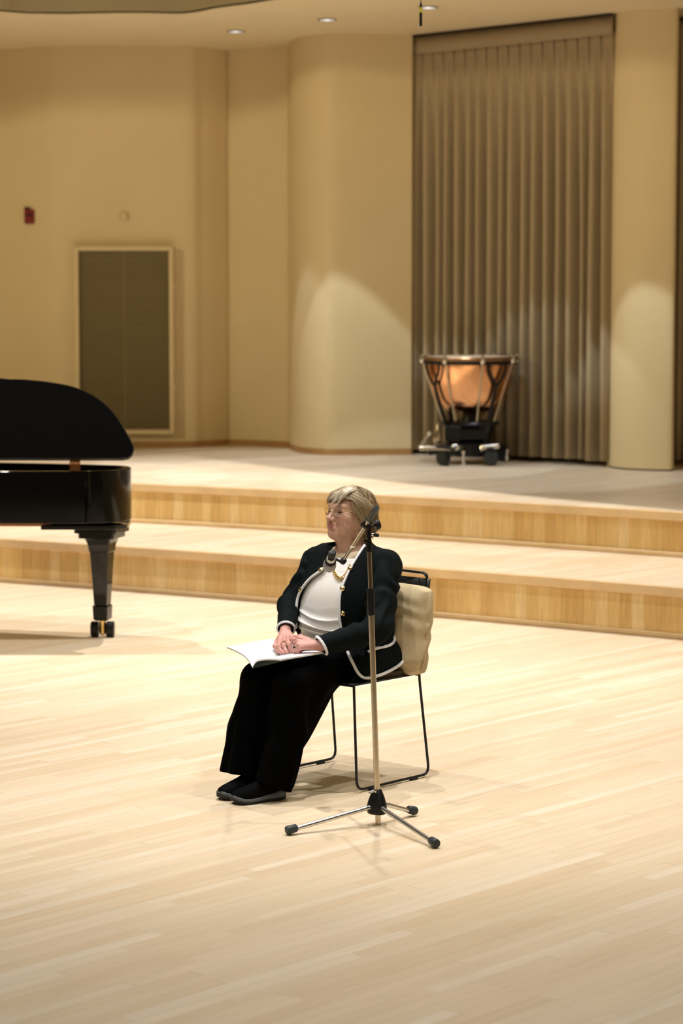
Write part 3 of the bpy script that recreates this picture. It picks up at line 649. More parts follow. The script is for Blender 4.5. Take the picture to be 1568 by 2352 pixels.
class SDF:
    def __init__(s): s.ops = []; s.post = None; s.margin = 0.0
    def u(s, fn, k=0.0): s.ops.append(('u', fn, k)); return s
    def sub(s, fn, k=0.0): s.ops.append(('s', fn, k)); return s
    def inter(s, fn, k=0.0): s.ops.append(('i', fn, k)); return s
    def __call__(s, P, ops=None):
        d = None
        for o, fn, k in (s.ops if ops is None else ops):
            v = fn(P)
            if d is None: d = v; continue
            d = smin(d, v, k) if o == 'u' else (smax(d, -v, k) if o == 's' else smax(d, v, k))
        if s.post is not None: d = s.post(P, d)
        return d
    def mesh(s, lo, hi, h, B=14):
        lo = np.array(lo, float); n = np.ceil((np.array(hi) - lo) / h / B).astype(int); N = n * B
        R = B * h * 0.5 * 1.75
        cen = np.stack(np.meshgrid(*[np.arange(m) for m in n], indexing='ij'), -1).reshape(-1, 3)
        cp = (lo + (cen + 0.5) * B * h).astype(f32)
        vals = [fn(cp) for _, fn, _ in s.ops]
        D = s(cp); G = np.empty(tuple(N), f32)
        act = np.abs(D) < R * 1.5 + s.margin
        Gb = G.reshape(n[0], B, n[1], B, n[2], B)
        Gb[:] = np.where(D.reshape(n[0], 1, n[1], 1, n[2], 1) < 0, -1, 1).astype(f32)
        off = np.stack(np.meshgrid(*[np.arange(B)] * 3, indexing='ij'), -1).reshape(-1, 3)
        for i in np.nonzero(act)[0]:
            c = cen[i]; P = (lo + (c * B + off + 0.0) * h).astype(f32)
            dm = 1e9
            for (o, fn, k), v in zip(s.ops, vals):
                if o == 'u': dm = min(dm, v[i])
            ops = [op for op, v in zip(s.ops, vals) if (op[0] == 'u' and v[i] < dm + 2.2 * R + op[2]) or (op[0] == 's' and v[i] < R * 1.3 + op[2] + 0.01) or op[0] == 'i']
            Gb[c[0], :, c[1], :, c[2], :] = s(P, ops).reshape(B, B, B)
        ins = G < 0
        cnt = np.zeros(tuple(N - 1), np.uint8)
        for dx in (0, 1):
            for dy in (0, 1):
                for dz in (0, 1): cnt += ins[dx:N[0] - 1 + dx, dy:N[1] - 1 + dy, dz:N[2] - 1 + dz]
        cells = np.argwhere((cnt > 0) & (cnt < 8)); m1 = N - 1
        lid = (cells[:, 0] * m1[1] + cells[:, 1]) * m1[2] + cells[:, 2]
        acc = np.zeros((len(cells), 3)); num = np.zeros(len(cells))
        cor = [np.array((x, y, z)) for x in (0, 1) for y in (0, 1) for z in (0, 1)]
        g = [G[cells[:, 0] + c[0], cells[:, 1] + c[1], cells[:, 2] + c[2]] for c in cor]
        for a in range(8):
            for b in range(a + 1, 8):
                if np.abs(cor[a] - cor[b]).sum() != 1: continue
                x = (g[a] < 0) != (g[b] < 0); t = np.where(x, g[a] / (g[a] - g[b] + 1e-20), 0)
                acc += np.where(x[:, None], cor[a] + t[:, None] * (cor[b] - cor[a]), 0); num += x
        verts = lo + (cells + acc / num[:, None]) * h
        faces = []
        for ax in range(3):
            e = np.eye(3, dtype=int)[ax]; u_, v_ = (ax + 1) % 3, (ax + 2) % 3
            sl0 = [slice(1, N[i] - 1) for i in range(3)]; sl1 = list(sl0); sl0[ax] = slice(0, N[ax] - 1); sl1[ax] = slice(1, N[ax])
            A = ins[tuple(sl0)]; Bq = ins[tuple(sl1)]
            ed = np.argwhere(A != Bq); st = np.array([1, 1, 1]); st[ax] = 0; ed = ed + st
            fl = A[tuple((ed - st).T)]
            q = []
            for (du, dv) in ((-1, -1), (0, -1), (0, 0), (-1, 0)):
                cc = ed.copy(); cc[:, u_] += du; cc[:, v_] += dv
                ids = (cc[:, 0] * m1[1] + cc[:, 1]) * m1[2] + cc[:, 2]
                q.append(np.searchsorted(lid, ids))
            q = np.stack(q, 1); q = np.where(fl[:, None], q, q[:, ::-1]); faces.append(q)
        return verts, np.concatenate(faces)
def relax(v, f, it=1, w=0.5):
    for _ in range(it):
        acc = np.zeros_like(v); num = np.zeros(len(v))
        for a in range(4):
            for b in ((a + 1) % 4, (a - 1) % 4):
                np.add.at(acc, f[:, a], v[f[:, b]]); np.add.at(num, f[:, a], 1)
        v = v + w * (acc / np.maximum(num, 1)[:, None] - v)
    return v
def np_object(name, v, f, m, parent, cols=None, smooth=True):
    me = bpy.data.meshes.new(name); me.from_pydata(v.tolist(), [], f.tolist()); me.update()
    if smooth: me.polygons.foreach_set('use_smooth', [True] * len(me.polygons))
    if cols is not None:
        at = me.color_attributes.new('tone', 'FLOAT_COLOR', 'POINT'); c4 = np.ones((len(v), 4), f32); c4[:, :3] = cols; at.data.foreach_set('color', c4.ravel())
    me.materials.append(m)
    ob = bpy.data.objects.new(name, me); COL.objects.link(ob); ob.parent = parent; return ob
def noise3(P, s, seed=0):
    """cheap smooth pseudo noise from crossed sines"""
    r_ = np.random.default_rng(seed); out = 0
    for _ in range(4):
        d_ = r_.normal(size=3); d_ /= np.linalg.norm(d_); out = out + np.sin(P @ (d_ * s * r_.uniform(0.7, 1.4)).astype(f32) + r_.uniform(0, 6.28))
    return out / 4
CAML = W2L(_C)
def hit(fn, px, py, t0=None, back=0.0):
    """first point of a surface along a sight line, in chair coordinates"""
    a = CAML; b = W2L(_C + ray(px, py)); dd = (b - a) / np.linalg.norm(b - a)
    t = 9.0
    for _ in range(160):
        p = a + dd * t; v = float(fn(p[None].astype(f32))[0])
        if v < 0.0006: break
        t += v * 0.7
        if t > 12: return None
    return a + dd * (t - back)
def topix(P):
    W = CO + P[:, :1] * Fv + P[:, 1:2] * Lv; W = W + np.array([0, 0, 1.0]) * P[:, 2:3]
    q_ = W - _C; z = q_ @ _D
    return 784 + FPX * q_[:, 0] / z, 1176 - FPX * (q_ @ _U) / z, z
def polycut(poly):
    """prism swept through an outline drawn on the photo's view of the garment (metres inside/outside)"""
    A = np.array(poly, float)
    def fn(P):
        x, y, z = topix(P.astype(float)); Q = np.stack([x, y], 1); d = np.full(len(P), 1e9); s_ = np.ones(len(P))
        n = len(A)
        for i in range(n):
            j = (i - 1) % n; e = A[j] - A[i]; w = Q - A[i]
            b = w - e * np.clip((w @ e) / (e @ e), 0, 1)[:, None]; d = np.minimum(d, (b ** 2).sum(1))
            c1 = Q[:, 1] >= A[i][1]; c2 = Q[:, 1] < A[j][1]; c3 = e[0] * w[:, 1] > e[1] * w[:, 0]
            al = c1 & c2 & c3; no = ~c1 & ~c2 & ~c3; s_ = np.where(al | no, -s_, s_)
        return (s_ * np.sqrt(d) * z / FPX).astype(f32)
    return fn

person = thing('person', 'seated elderly woman in black jacket with white piping, open booklet on her lap', 'person', CO, CA)

# ------------------------------------------------------------------ head frame
HC = pl(802, 1174, 0.0)                                   # mid-head at eye level
yaw = math.radians(-9.0); tilt = math.radians(-5.0)        # turned to her right, chin a little up
Rh = np.array((Matrix.Rotation(yaw, 3, 'Z') @ Matrix.Rotation(tilt, 3, 'Y')))
def h2l(p): return HC + Rh @ np.array(p, float)
Rhf = Rh.astype(f32); HCf = HC.astype(f32)
def hf(fn): return lambda P: fn((P - HCf) @ Rhf)
head = SDF()
head.u(ell((-0.012, 0, 0.020), (0.096, 0.074, 0.078)))
head.u(ell((0.030, 0, -0.030), (0.064, 0.060, 0.074)), 0.03)
for s_ in (-1, 1):
    head.u(rc((0.004, s_ * 0.054, -0.055), (0.060, s_ * 0.022, -0.097), 0.024, 0.020), 0.035)     # jaw
    head.u(sph((0.052, s_ * 0.041, -0.036), 0.026), 0.025)                                         # cheek
    head.u(sph((0.052, s_ * 0.040, -0.068), 0.020), 0.025)                                         # jowl
head.u(rc((0.076, 0.010, -0.099), (0.076, -0.010, -0.099), 0.0175, 0.0175), 0.02)                  # chin
head.u(ell((0.074, 0, -0.066), (0.027, 0.028, 0.024)), 0.02)                                       # mouth mound
head.u(rc((0.070, 0.038, 0.018), (0.079, 0.012, 0.016), 0.010, 0.010), 0.02); head.u(rc((0.070, -0.038, 0.018), (0.079, -0.012, 0.016), 0.010, 0.010), 0.02)
for s_ in (-1, 1):
    head.sub(ell((0.093, s_ * 0.034, -0.001), (0.016, 0.019, 0.012)), 0.014)                        # socket
    head.u(sph((0.0685, s_ * 0.034, -0.001), 0.0140), 0.004)                                        # lidded eye
    head.u(rc((0.076, s_ * 0.020, 0.0065), (0.073, s_ * 0.046, 0.004), 0.0045, 0.0040), 0.006)      # upper lid fold
    head.u(rc((0.0775, s_ * 0.024, -0.0135), (0.073, s_ * 0.044, -0.0125), 0.0045, 0.004), 0.008)   # bag under the eye
head.u(rc((0.084, 0, 0.008), (0.1095, 0, -0.033), 0.0062, 0.0098), 0.010)                          # nose
head.u(sph((0.1110, 0, -0.0355), 0.0108), 0.006)
for s_ in (-1, 1):
    head.u(ell((0.0965, s_ * 0.0125, -0.0385), (0.0115, 0.0075, 0.0085)), 0.006)
    head.sub(ell((0.101, s_ * 0.0075, -0.0475), (0.0065, 0.0035, 0.0050)), 0.003)                   # nostril
    head.sub(rc((0.089, s_ * 0.021, -0.036), (0.080, s_ * 0.033, -0.064), 0.0012, 0.0010), 0.016)   # smile fold
head.sub(rc((0.1015, 0, -0.048), (0.1010, 0, -0.058), 0.0022, 0.0022), 0.006)                       # philtrum
for s_ in (-1, 1):
    head.u(rc((0.0968, 0.0, -0.0605), (0.0850, s_ * 0.0200, -0.0662), 0.0042, 0.0022), 0.005)       # upper lip
    head.u(rc((0.0950, 0.0, -0.0718), (0.0855, s_ * 0.0175, -0.0685), 0.0048, 0.0024), 0.005)       # lower lip
head.sub(rc((0.094, 0.012, -0.0835), (0.094, -0.012, -0.0835), 0.004, 0.004), 0.010)
for s_ in (-1, 1):
    head.u(ell((-0.012, s_ * 0.074, -0.018), (0.017, 0.007, 0.030)), 0.006)                         # ear
# ------------------------------------------------------------------ body joints (chair coordinates: forward, her left, up)
shR, elR, wrR = np.array([-0.005, -0.178, 0.925]), pl(665, 1392, -0.205), pl(655, 1448, -0.078)
shL, elL, wrL = np.array([-0.060, 0.176, 0.925]), pl(866, 1446, 0.285), pl(736, 1483, 0.163)
nk0, nk1 = h2l((-0.015, 0, -0.060)), np.array([-0.040, 0.0, 0.945])
hipL, knL, anL = np.array([-0.02, 0.095, 0.545]), np.array([0.475, 0.120, 0.470]), None
hipR, knR, anR = np.array([-0.02, -0.095, 0.545]), np.array([0.455, -0.085, 0.470]), None
tL, hL_ = W2L(atz(532, 1848)), W2L(atz(653, 1834)); tR = W2L(atz(504, 1839)); hR_ = tR + np.array([-0.236, 0.020, 0])
fdir = (tL - hL_) / np.linalg.norm(tL - hL_)
anL = hL_ + fdir * 0.06 + np.array([0, 0, 0.10]); anR = hR_ + (tR - hR_) * 0.25 + np.array([0, 0, 0.10])
body = SDF()
hl = SDF(); hl.ops = head.ops
body.ops = [(o, hf(fn), k) for o, fn, k in head.ops]
_n0 = len(body.ops)
body.u(rc(nk0, nk1, 0.052, 0.060), 0.030)
body.u(rc(h2l((0.045, 0.0, -0.088)), nk1 + np.array([0.035, 0, 0.005]), 0.022, 0.026), 0.035)       # soft throat under the chin
body.u(rc(h2l((0.03, 0.028, -0.09)), nk1 + np.array([0.03, 0.03, 0]), 0.012, 0.015), 0.02); body.u(rc(h2l((0.03, -0.022, -0.09)), nk1 + np.array([0.03, -0.025, 0]), 0.012, 0.015), 0.02)
body.u(ell((-0.02, 0, 0.83), (0.115, 0.165, 0.15)), 0.05); body.u(ell((0.02, 0, 0.66), (0.13, 0.16, 0.15)), 0.06); body.u(ell((-0.03, 0, 0.56), (0.13, 0.17, 0.09)), 0.05)
body.u(rc((-0.03, -0.14, 0.925), (-0.04, 0.14, 0.925), 0.045, 0.045), 0.04)
neck_ops = body.ops[_n0:]
for a, b, c in ((shR, elR, wrR), (shL, elL, wrL)):
    body.u(rc(a, b, 0.044, 0.036), 0.02); body.u(rc(b, c, 0.035, 0.0235), 0.02)
for a, b, c in ((hipR, knR, anR), (hipL, knL, anL)):
    body.u(rc(a, b, 0.070, 0.050), 0.03); body.u(rc(b, c, 0.048, 0.027), 0.02); body.u(rc(c + np.array([0.0, 0, -0.045]), c + fdir * 0.12 + np.array([0, 0, -0.064]), 0.024, 0.014), 0.02)
def finger(pts, r0, r1, k=0.006):
    n = len(pts) - 1
    for i in range(n):
        ra = r0 + (r1 - r0) * i / n; rb = r0 + (r1 - r0) * (i + 1) / n
        body.u(rc(pts[i], pts[i + 1], ra, rb), k if i == 0 else 0.003)
        if i > 0: body.u(sph(pts[i], ra * 1.10), 0.003)
# right hand (her right, the far one): palm down, finger tips on the page
RH = {'wr': wrR, 'ix': [pl(664, 1466, -0.030), pl(664, 1483, 0.014), pl(667, 1493, 0.030), pl(669, 1497, 0.040)],
      'md': [pl(654, 1465, -0.042), pl(651, 1484, 0.004), pl(656, 1495, 0.022), pl(660, 1499, 0.032)],
      'rg': [pl(643, 1468, -0.056), pl(639, 1485, -0.014), pl(645, 1496, 0.004), pl(651, 1500, 0.016)],
      'pk': [pl(636, 1473, -0.068), pl(630, 1484, -0.034), pl(637, 1495, -0.014), pl(644, 1499, -0.002)],
      'th': [pl(664, 1455, -0.050), pl(671, 1466, -0.012), pl(675, 1478, 0.012), pl(677, 1487, 0.024)]}
for m_, r_ in (('ix', 0.0115), ('md', 0.0118), ('rg', 0.0112), ('pk', 0.0105)):
    body.u(rc(wrR + (RH[m_][0] - wrR) * 0.10, RH[m_][0], 0.0155, r_), 0.010)
finger(RH['ix'], 0.0098, 0.0070); finger(RH['md'], 0.0100, 0.0070); finger(RH['rg'], 0.0094, 0.0066); finger(RH['pk'], 0.0084, 0.0060); finger(RH['th'], 0.0125, 0.0080, 0.008)
# left hand (near): loosely curled over the right thumb, back of the hand outward
LH = {'ix': [pl(688, 1467, 0.068), pl(675, 1470, 0.044), pl(671, 1481, 0.040), pl(675, 1488, 0.046)],
      'md': [pl(684, 1474, 0.084), pl(671, 1480, 0.060), pl(669, 1490, 0.058), pl(675, 1495, 0.064)],
      'rg': [pl(685, 1482, 0.098), pl(674, 1488, 0.078), pl(676, 1496, 0.080), pl(682, 1497, 0.086)],
      'pk': [pl(691, 1488, 0.112), pl(682, 1494, 0.096), pl(685, 1499, 0.098), pl(691, 1499, 0.102)],
      'th': [pl(706, 1470, 0.100), pl(690, 1463, 0.060), pl(679, 1463, 0.038), pl(668, 1469, 0.024)]}
for n_ in ('ix', 'md', 'rg', 'pk', 'th'): print('HAND', n_, [np.round(p, 3).tolist() for p in RH[n_]], [np.round(p, 3).tolist() for p in LH[n_]])
print('ARMS', elR, wrR, elL, wrL)
for m_, r_ in (('ix', 0.0112), ('md', 0.0118), ('rg', 0.0115), ('pk', 0.0105)):
    body.u(rc(wrL + (LH[m_][0] - wrL) * 0.10, LH[m_][0], 0.0165, r_), 0.010)
finger(LH['ix'], 0.0098, 0.0070); finger(LH['md'], 0.0100, 0.0070); finger(LH['rg'], 0.0094, 0.0066); finger(LH['pk'], 0.0086, 0.0062); finger(LH['th'], 0.0120, 0.0080, 0.008)
def body_post(P, d):
    if P[0, 2] > 0.93 - 0.05:
        q = (P - HCf) @ Rhf
        n1 = noise3(q * np.array([1, 1, 1.0], f32), 150, 51); n2 = noise3(q, 330, 52)
        low = np.clip((0.0 - q[:, 2]) / 0.05, 0, 1) * np.clip((q[:, 2] + 0.17) / 0.05, 0, 1)
        d = d + 0.0007 * n1 + 0.00035 * n2 * np.clip((0.02 - q[:, 2]) / 0.03, 0, 1)
        d = d + 0.0007 * low * np.sin(q[:, 1] * 240 + q[:, 2] * 150 + 4 * n1)             # slack cheek and throat lines
        cf = np.exp(-(((q[:, 0] - 0.055) / 0.014) ** 2 + ((np.abs(q[:, 1]) - 0.058) / 0.014) ** 2 + ((q[:, 2] + 0.004) / 0.016) ** 2))
        d = d + 0.0011 * cf * np.sin(q[:, 2] * 620 + np.abs(q[:, 1]) * 260)               # crow's feet
        fh = np.exp(-((q[:, 2] - 0.042) / 0.016) ** 2) * (q[:, 0] > 0.04)
        d = d + 0.0006 * fh * np.sin(q[:, 2] * 700)
    return d + 0.0006 * np.sin(P[:, 2] * 900 + 3 * np.sin(P[:, 1] * 120)) * (P[:, 2] < 0.99) * (P[:, 2] > 0.90)
body.post = body_post
bv, bf = body.mesh((-0.30, -0.34, 0.0), (0.74, 0.36, 1.28), 0.0020)
bv = relax(bv, bf, 1, 0.3)
# skin tones: lips, cheeks, lashes, brows, rosy hands, painted lid shade
hv = (bv - HC) @ Rh
def blob(c, r): return np.clip(1 - np.sqrt((((hv - np.array(c)) / np.array(r)) ** 2).sum(1)), 0, 1)
def mixc(base, c, w): w = np.clip(w, 0, 1)[:, None]; return base * (1 - w) + np.array(c) * w
sk = np.tile(np.array([0.52, 0.305, 0.215]), (len(bv), 1))
mott = noise3(bv.astype(f32), 160, 4)
sk *= (1 + 0.06 * mott)[:, None]
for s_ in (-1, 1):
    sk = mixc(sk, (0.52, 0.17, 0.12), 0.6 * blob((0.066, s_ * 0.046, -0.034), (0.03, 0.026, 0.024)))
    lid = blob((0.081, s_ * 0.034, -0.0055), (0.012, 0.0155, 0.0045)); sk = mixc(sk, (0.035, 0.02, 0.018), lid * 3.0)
    sk = mixc(sk, (0.27, 0.13, 0.095), 0.9 * blob((0.078, s_ * 0.034, 0.002), (0.014, 0.020, 0.010)))  # shade around the eye painted into the lid colour
    br = blob((0.083, s_ * 0.032, 0.0205), (0.014, 0.022, 0.0045)); sk = mixc(sk, (0.30, 0.20, 0.13), br * 2.2)
    lp_ = np.maximum(blob((0.096, s_ * 0.009, -0.0615), (0.014, 0.0155, 0.0060)), blob((0.096, s_ * 0.008, -0.0712), (0.014, 0.0150, 0.0066))); sk = mixc(sk, (0.33, 0.080, 0.085), lp_ * 1.8)
sk = mixc(sk, (0.62, 0.28, 0.22), 0.5 * blob((0.112, 0, -0.036), (0.018, 0.016, 0.014)))
hand = (bv[:, 2] < 0.70) & (bv[:, 2] > 0.57) & (bv[:, 0] > 0.20)
sk = np.where(hand[:, None], np.array([0.56, 0.27, 0.225]) * (1 + 0.10 * mott)[:, None], sk)
M['skin'] = mat('skin', (0.6, 0.4, 0.3), 0.40, spec=0.5, attr='tone', sss=0.05, bump=0.6, bscale=300)
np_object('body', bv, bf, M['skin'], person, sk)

# ------------------------------------------------------------------ garments
M['jacket'] = mat('black_green_crepe', (0.0024, 0.0048, 0.0048), 0.8, spec=0.10, sheen=0.0, bump=0.2, bscale=700)
M['trouser'] = mat('black_crepe', (0.0012, 0.0012, 0.0013), 0.9, spec=0.03, bump=0.15, bscale=700)
M['piping'] = mat('white_braid', (0.80, 0.80, 0.82), 0.75, spec=0.2, bump=0.3, bscale=900)
M['knit'] = mat('ivory_knit', (0.82, 0.80, 0.78), 0.85, spec=0.2, noise=0.03, nscale=90, bump=0.35, bscale=500)
M['linen'] = mat('beige_linen', (0.50, 0.40, 0.25), 0.9, spec=0.15, noise=0.06, nscale=60, bump=0.5, bscale=420)
torso = SDF()
torso.u(ell((-0.030, -0.008, 0.845), (0.150, 0.196, 0.165)))
torso.u(ell((0.025, 0.0, 0.80), (0.135, 0.165, 0.115)), 0.06)
torso.u(ell((0.028, -0.020, 0.685), (0.160, 0.205, 0.170)), 0.08)
torso.u(ell((-0.020, 0, 0.56), (0.150, 0.195, 0.120)), 0.06)
torso.u(rc((-0.020, -0.135, 0.925), (-0.050, 0.135, 0.925), 0.062, 0.062), 0.06)
torso.u(rc((-0.035, 0, 0.93), (-0.045, 0, 0.985), 0.085, 0.066), 0.05)
# blouse
bl_ = SDF(); bl_.ops = list(torso.ops)
def blouse_post(P, d):
    z = P[:, 2]; w = np.exp(-((z - 0.685) / 0.045) ** 2)
    a = P[:, 1]; ph = z * 150 + 9 * a + 1.6 * np.sin(a * 17 + z * 20) + 0.8 * noise3(P, 26, 9)
    fold = 1.0 - 2.0 * np.abs(np.sin(ph * 0.5)) ** 0.8; w = w * (0.65 + 0.5 * np.sin(a * 9 + 40 * z))
    w2 = np.exp(-((z - 0.615) / 0.03) ** 2)
    d = d + 0.012 - 0.0105 * w * fold - 0.007 * w2 * np.sin(z * 110 + 14 * a) + 0.0015 * noise3(P, 30, 2) * (z < 0.9)
    d = d - 0.010 * w
    d = smax(d, z - 0.952 - 0.1 * np.maximum(0, -P[:, 0]), 0.004); d = np.maximum(d, 0.52 - z)
    return d
bl_.post = blouse_post; bl_.margin = 0.03
v_, f_ = bl_.mesh((-0.24, -0.24, 0.50), (0.24, 0.24, 1.05), 0.0028); v_ = relax(v_, f_, 1, 0.25)
blouse = np_object('blouse', v_, f_, M['knit'], person)
# mock collar
neck = rc(nk0, nk1, 0.052, 0.060); neck2 = rc(h2l((0.045, 0.0, -0.088)), nk1 + np.array([0.035, 0, 0.005]), 0.022, 0.026)
co = SDF(); co.ops = neck_ops
def collar_post(P, d):
    d = d - 0.0065; d = np.maximum(d, -(d + 0.008)); d = np.maximum(d, np.sqrt((P[:, 0] + 0.02) ** 2 + P[:, 1] ** 2) - 0.088); t = P[:, 2] - 0.30 * (-P[:, 0]) 
    return np.maximum(np.maximum(d, t - 0.984), 0.915 - P[:, 2])
co.post = collar_post; co.margin = 0.02
v_, f_ = co.mesh((-0.16, -0.11, 0.90), (0.10, 0.11, 1.06), 0.0026); np_object('blouse_collar', v_, f_, mat('cream_collar', (0.60, 0.49, 0.34), 0.85, spec=0.2, bump=0.3, bscale=500), person)
# jacket
jt = SDF(); jt.ops = list(torso.ops); jt.u(ell((-0.020, 0.03, 0.530), (0.190, 0.215, 0.125)), 0.05); jt.u(rc((-0.06, 0.10, 0.50), (-0.06, 0.06, 0.44), 0.125, 0.15), 0.05); jt.u(rc((-0.06, 0.105, 0.47), (0.13, 0.110, 0.475), 0.130, 0.120), 0.04)
opening = [(768, 1246), (757, 1275), (748, 1301), (733, 1313), (713, 1327), (697, 1346), (685, 1368), (680.5, 1392), (679.5, 1420), (680, 1446), (676, 1500), (600, 1600), (600, 1680), (1010, 1680), (1010, 1500), (948, 1502), (931, 1513), (918, 1526), (902, 1537), (880, 1548), (858, 1555), (842, 1558), (830, 1554), (820, 1543), (812, 1527), (803, 1509), (794, 1485), (783, 1445), (780, 1420), (779, 1395), (780, 1371), (784, 1352), (792, 1331), (802, 1309), (817, 1282), (836, 1252), (838, 1200), (770, 1200)]
cut = polycut(opening)
def sleeve(a, b, c, ra, rb, rc_, seed):
    s_ = SDF(); s_.u(rc(a, b, ra, rb)); s_.u(rc(b, c, rb, rc_), 0.03)
    ax = (c - b) / np.linalg.norm(c - b); up = (b - a) / np.linalg.norm(b - a)
    def post(P, d):
        q1 = (P - b.astype(f32)); t1 = q1 @ ax.astype(f32); t0 = (P - a.astype(f32)) @ up.astype(f32)
        w = np.exp(-((np.linalg.norm(q1, axis=1)) / 0.12) ** 2)
        n_ = noise3(P, 42, seed)
        return d - 0.0085 * w * np.sin(t1 * 95 + 5 * n_ + (P[:, 2] - b[2]) * 60) - 0.003 * n_ - 0.0055 * np.sin(t0 * 62 + 5 * n_) * np.exp(-((t0 - 0.12) / 0.12) ** 2)
    s_.post = post; return s_, ax
slR, axR = sleeve(shR, elR, wrR + (wrR - elR) * 0.02, 0.058, 0.043, 0.037, 11)
slL, axL = sleeve(shL, elL, wrL + (wrL - elL) * 0.02, 0.067, 0.060, 0.0400, 12)
cfR = wrR - axR * 0.012; cfL = wrL - axL * 0.000
nR = axR + np.array([0, 0, -0.25]); nR /= np.linalg.norm(nR); nL = axL + np.array([0.0, 0, -0.30]); nL /= np.linalg.norm(nL)
def jtorso(P): return jt(P) - 0.006 + 0.0028 * noise3(P, 24, 5)
def jacket_fn(P):
    d = jtorso(P); sh = np.maximum(d, -(d + 0.0085))
    back = ((P[:, 0] + 0.03) * 0.75 + P[:, 1] * 0.66) < -0.02
    c = cut(P)
    cfront = np.where(back, 1.0, c)
    sh = np.maximum(sh, -cfront)
    # hem at the back and on the far side, neckline behind
    sh = np.maximum(sh, np.where(P[:, 1] > 0.03, 0.440, 0.495) - P[:, 2]); sh = np.maximum(sh, P[:, 2] - (1.0 + 0.25 * np.maximum(0, -0.03 - P[:, 0])))
    nkd = rc(nk0, nk1, 0.052, 0.060)(P); sh = np.maximum(sh, 0.012 - nkd)
    for s_, cp, nn in ((slR, cfR, nR), (slL, cfL, nL)):
        e = s_(P); e = np.maximum(e, -(e + 0.0125)); e = np.maximum(e, (P - cp.astype(f32)) @ nn.astype(f32))
        e = np.maximum(e, -(d + 0.045))
        sh = smin(sh, e, 0.012)
    return sh.astype(f32)
jk = SDF(); jk.u(jacket_fn); jk.margin = 0.02
v_, f_ = jk.mesh((-0.28, -0.36, 0.46), (0.38, 0.36, 1.06), 0.0032)
v_ = relax(v_, f_, 1, 0.45)
jacket = np_object('jacket', v_, f_, M['jacket'], person)
def on(fn, pix, off=0.002, n=5):
    out = []
    for p in catmull(pix, n):
        h_ = hit(fn, p[0], p[1], back=off)
        if h_ is not None: out.append(h_)
        else: print('MISS', p)
    return out
def smoothline(P, it=3):
    P = [np.array(p) for p in P]
    for _ in range(it): P = [P[0]] + [(P[i - 1] + 2 * P[i] + P[i + 1]) / 4 for i in range(1, len(P) - 1)] + [P[-1]]
    return P
def ribbon(P, m, parent, name, w=0.0058, t=0.0030):
    """flat braid: tube flattened a little toward the cloth"""
    return MB().tube(smoothline(P), w, 10).build(name, m, parent, smooth=180)
e0 = opening[1:10]
ribbon(on(jtorso, [(748, 1300), (733, 1313), (713, 1327), (697, 1346), (685, 1368), (680.5, 1392), (679.5, 1420), (680, 1443)]), M['piping'], jacket, 'piping')
ribbon(on(jtorso, [(837, 1252), (817, 1283), (802, 1309), (792, 1331), (784, 1352), (780, 1371), (779, 1395), (780, 1420), (783, 1446)]), M['piping'], jacket, 'piping', 0.0055)
ribbon(on(jtorso, [(798, 1497), (803, 1509), (812, 1527), (820, 1543), (830, 1554), (842, 1558), (858, 1555), (880, 1548), (902, 1537), (918, 1526), (931, 1513)]), M['piping'], jacket, 'piping', 0.0066)
ribbon(on(jtorso, [(845, 1497), (858, 1491), (875, 1487), (893, 1483), (903, 1476), (906, 1466), (901, 1456)]), M['piping'], jacket, 'pocket_piping', 0.0060)
def cuffring(s_, cp, nn, r, name, off=0.0, rad=0.0052):
    a = np.cross(nn, [0, 0, 1.0]); a /= np.linalg.norm(a); b = np.cross(nn, a); P = []
    for j in range(40):
        dd = a * math.cos(2 * PI * j / 40) + b * math.sin(2 * PI * j / 40); lo_, hi_ = 0.0, 0.14
        for _ in range(24):
            m_ = (lo_ + hi_) / 2
            if s_((cp + nn * off + dd * m_)[None].astype(f32))[0] < 0: lo_ = m_
            else: hi_ = m_
        P.append(cp + nn * off + dd * (lo_ - 0.001))
    return MB().tube(P, rad, 8, closed=True).build(name, M['piping'], jacket, smooth=180)
cuffring(slR, cfR, nR, 0, 'cuff_piping', -0.004); cuffring(slL, cfL, nL, 0, 'cuff_piping', -0.004, 0.0062)
def button(px, py):
    p = hit(jtorso, px, py, back=0.001); e = 0.004
    if p is None: print('MISS button', px, py); return
    g = np.array([float(jtorso((p + np.eye(3)[i] * e)[None].astype(f32))[0] - jtorso((p - np.eye(3)[i] * e)[None].astype(f32))[0]) for i in range(3)]); g /= np.linalg.norm(g)
    MB().lathe([(0.0085, 0.0), (0.0112, 0.002), (0.0112, 0.005), (0.009, 0.0065), (0.0085, 0.0058), (0.005, 0.008), (0.0, 0.009)], p, g, 20, cap=False).build('button', M['gold'], jacket, smooth=50)
for q_ in ((737, 1309), (691, 1354), (676.5, 1411), (804, 1306), (786.5, 1352), (787.5, 1409)): button(*q_)
# necklace of tapering gold links lying on the blouse
bfn = bl_
nl = on(bfn, [(764, 1300), (768, 1317), (778, 1329), (789, 1326), (797, 1314), (803, 1298)], 0.004, 3)
nm = MB()
for i, p in enumerate(nl):
    t = i / (len(nl) - 1); r_ = 0.0055 + 0.0045 * math.sin(PI * t)
    nx = nl[min(i + 1, len(nl) - 1)] - nl[max(i - 1, 0)]; nx = nx / (np.linalg.norm(nx) + 1e-9)
    nm.lathe([(0.0, -r_ * 0.62), (r_ * 0.75, -r_ * 0.42), (r_, 0), (r_ * 0.75, r_ * 0.42), (0.0, r_ * 0.62)], p, nx, 14, cap=False)
nm.build('necklace', M['gold'], person, smooth=60)

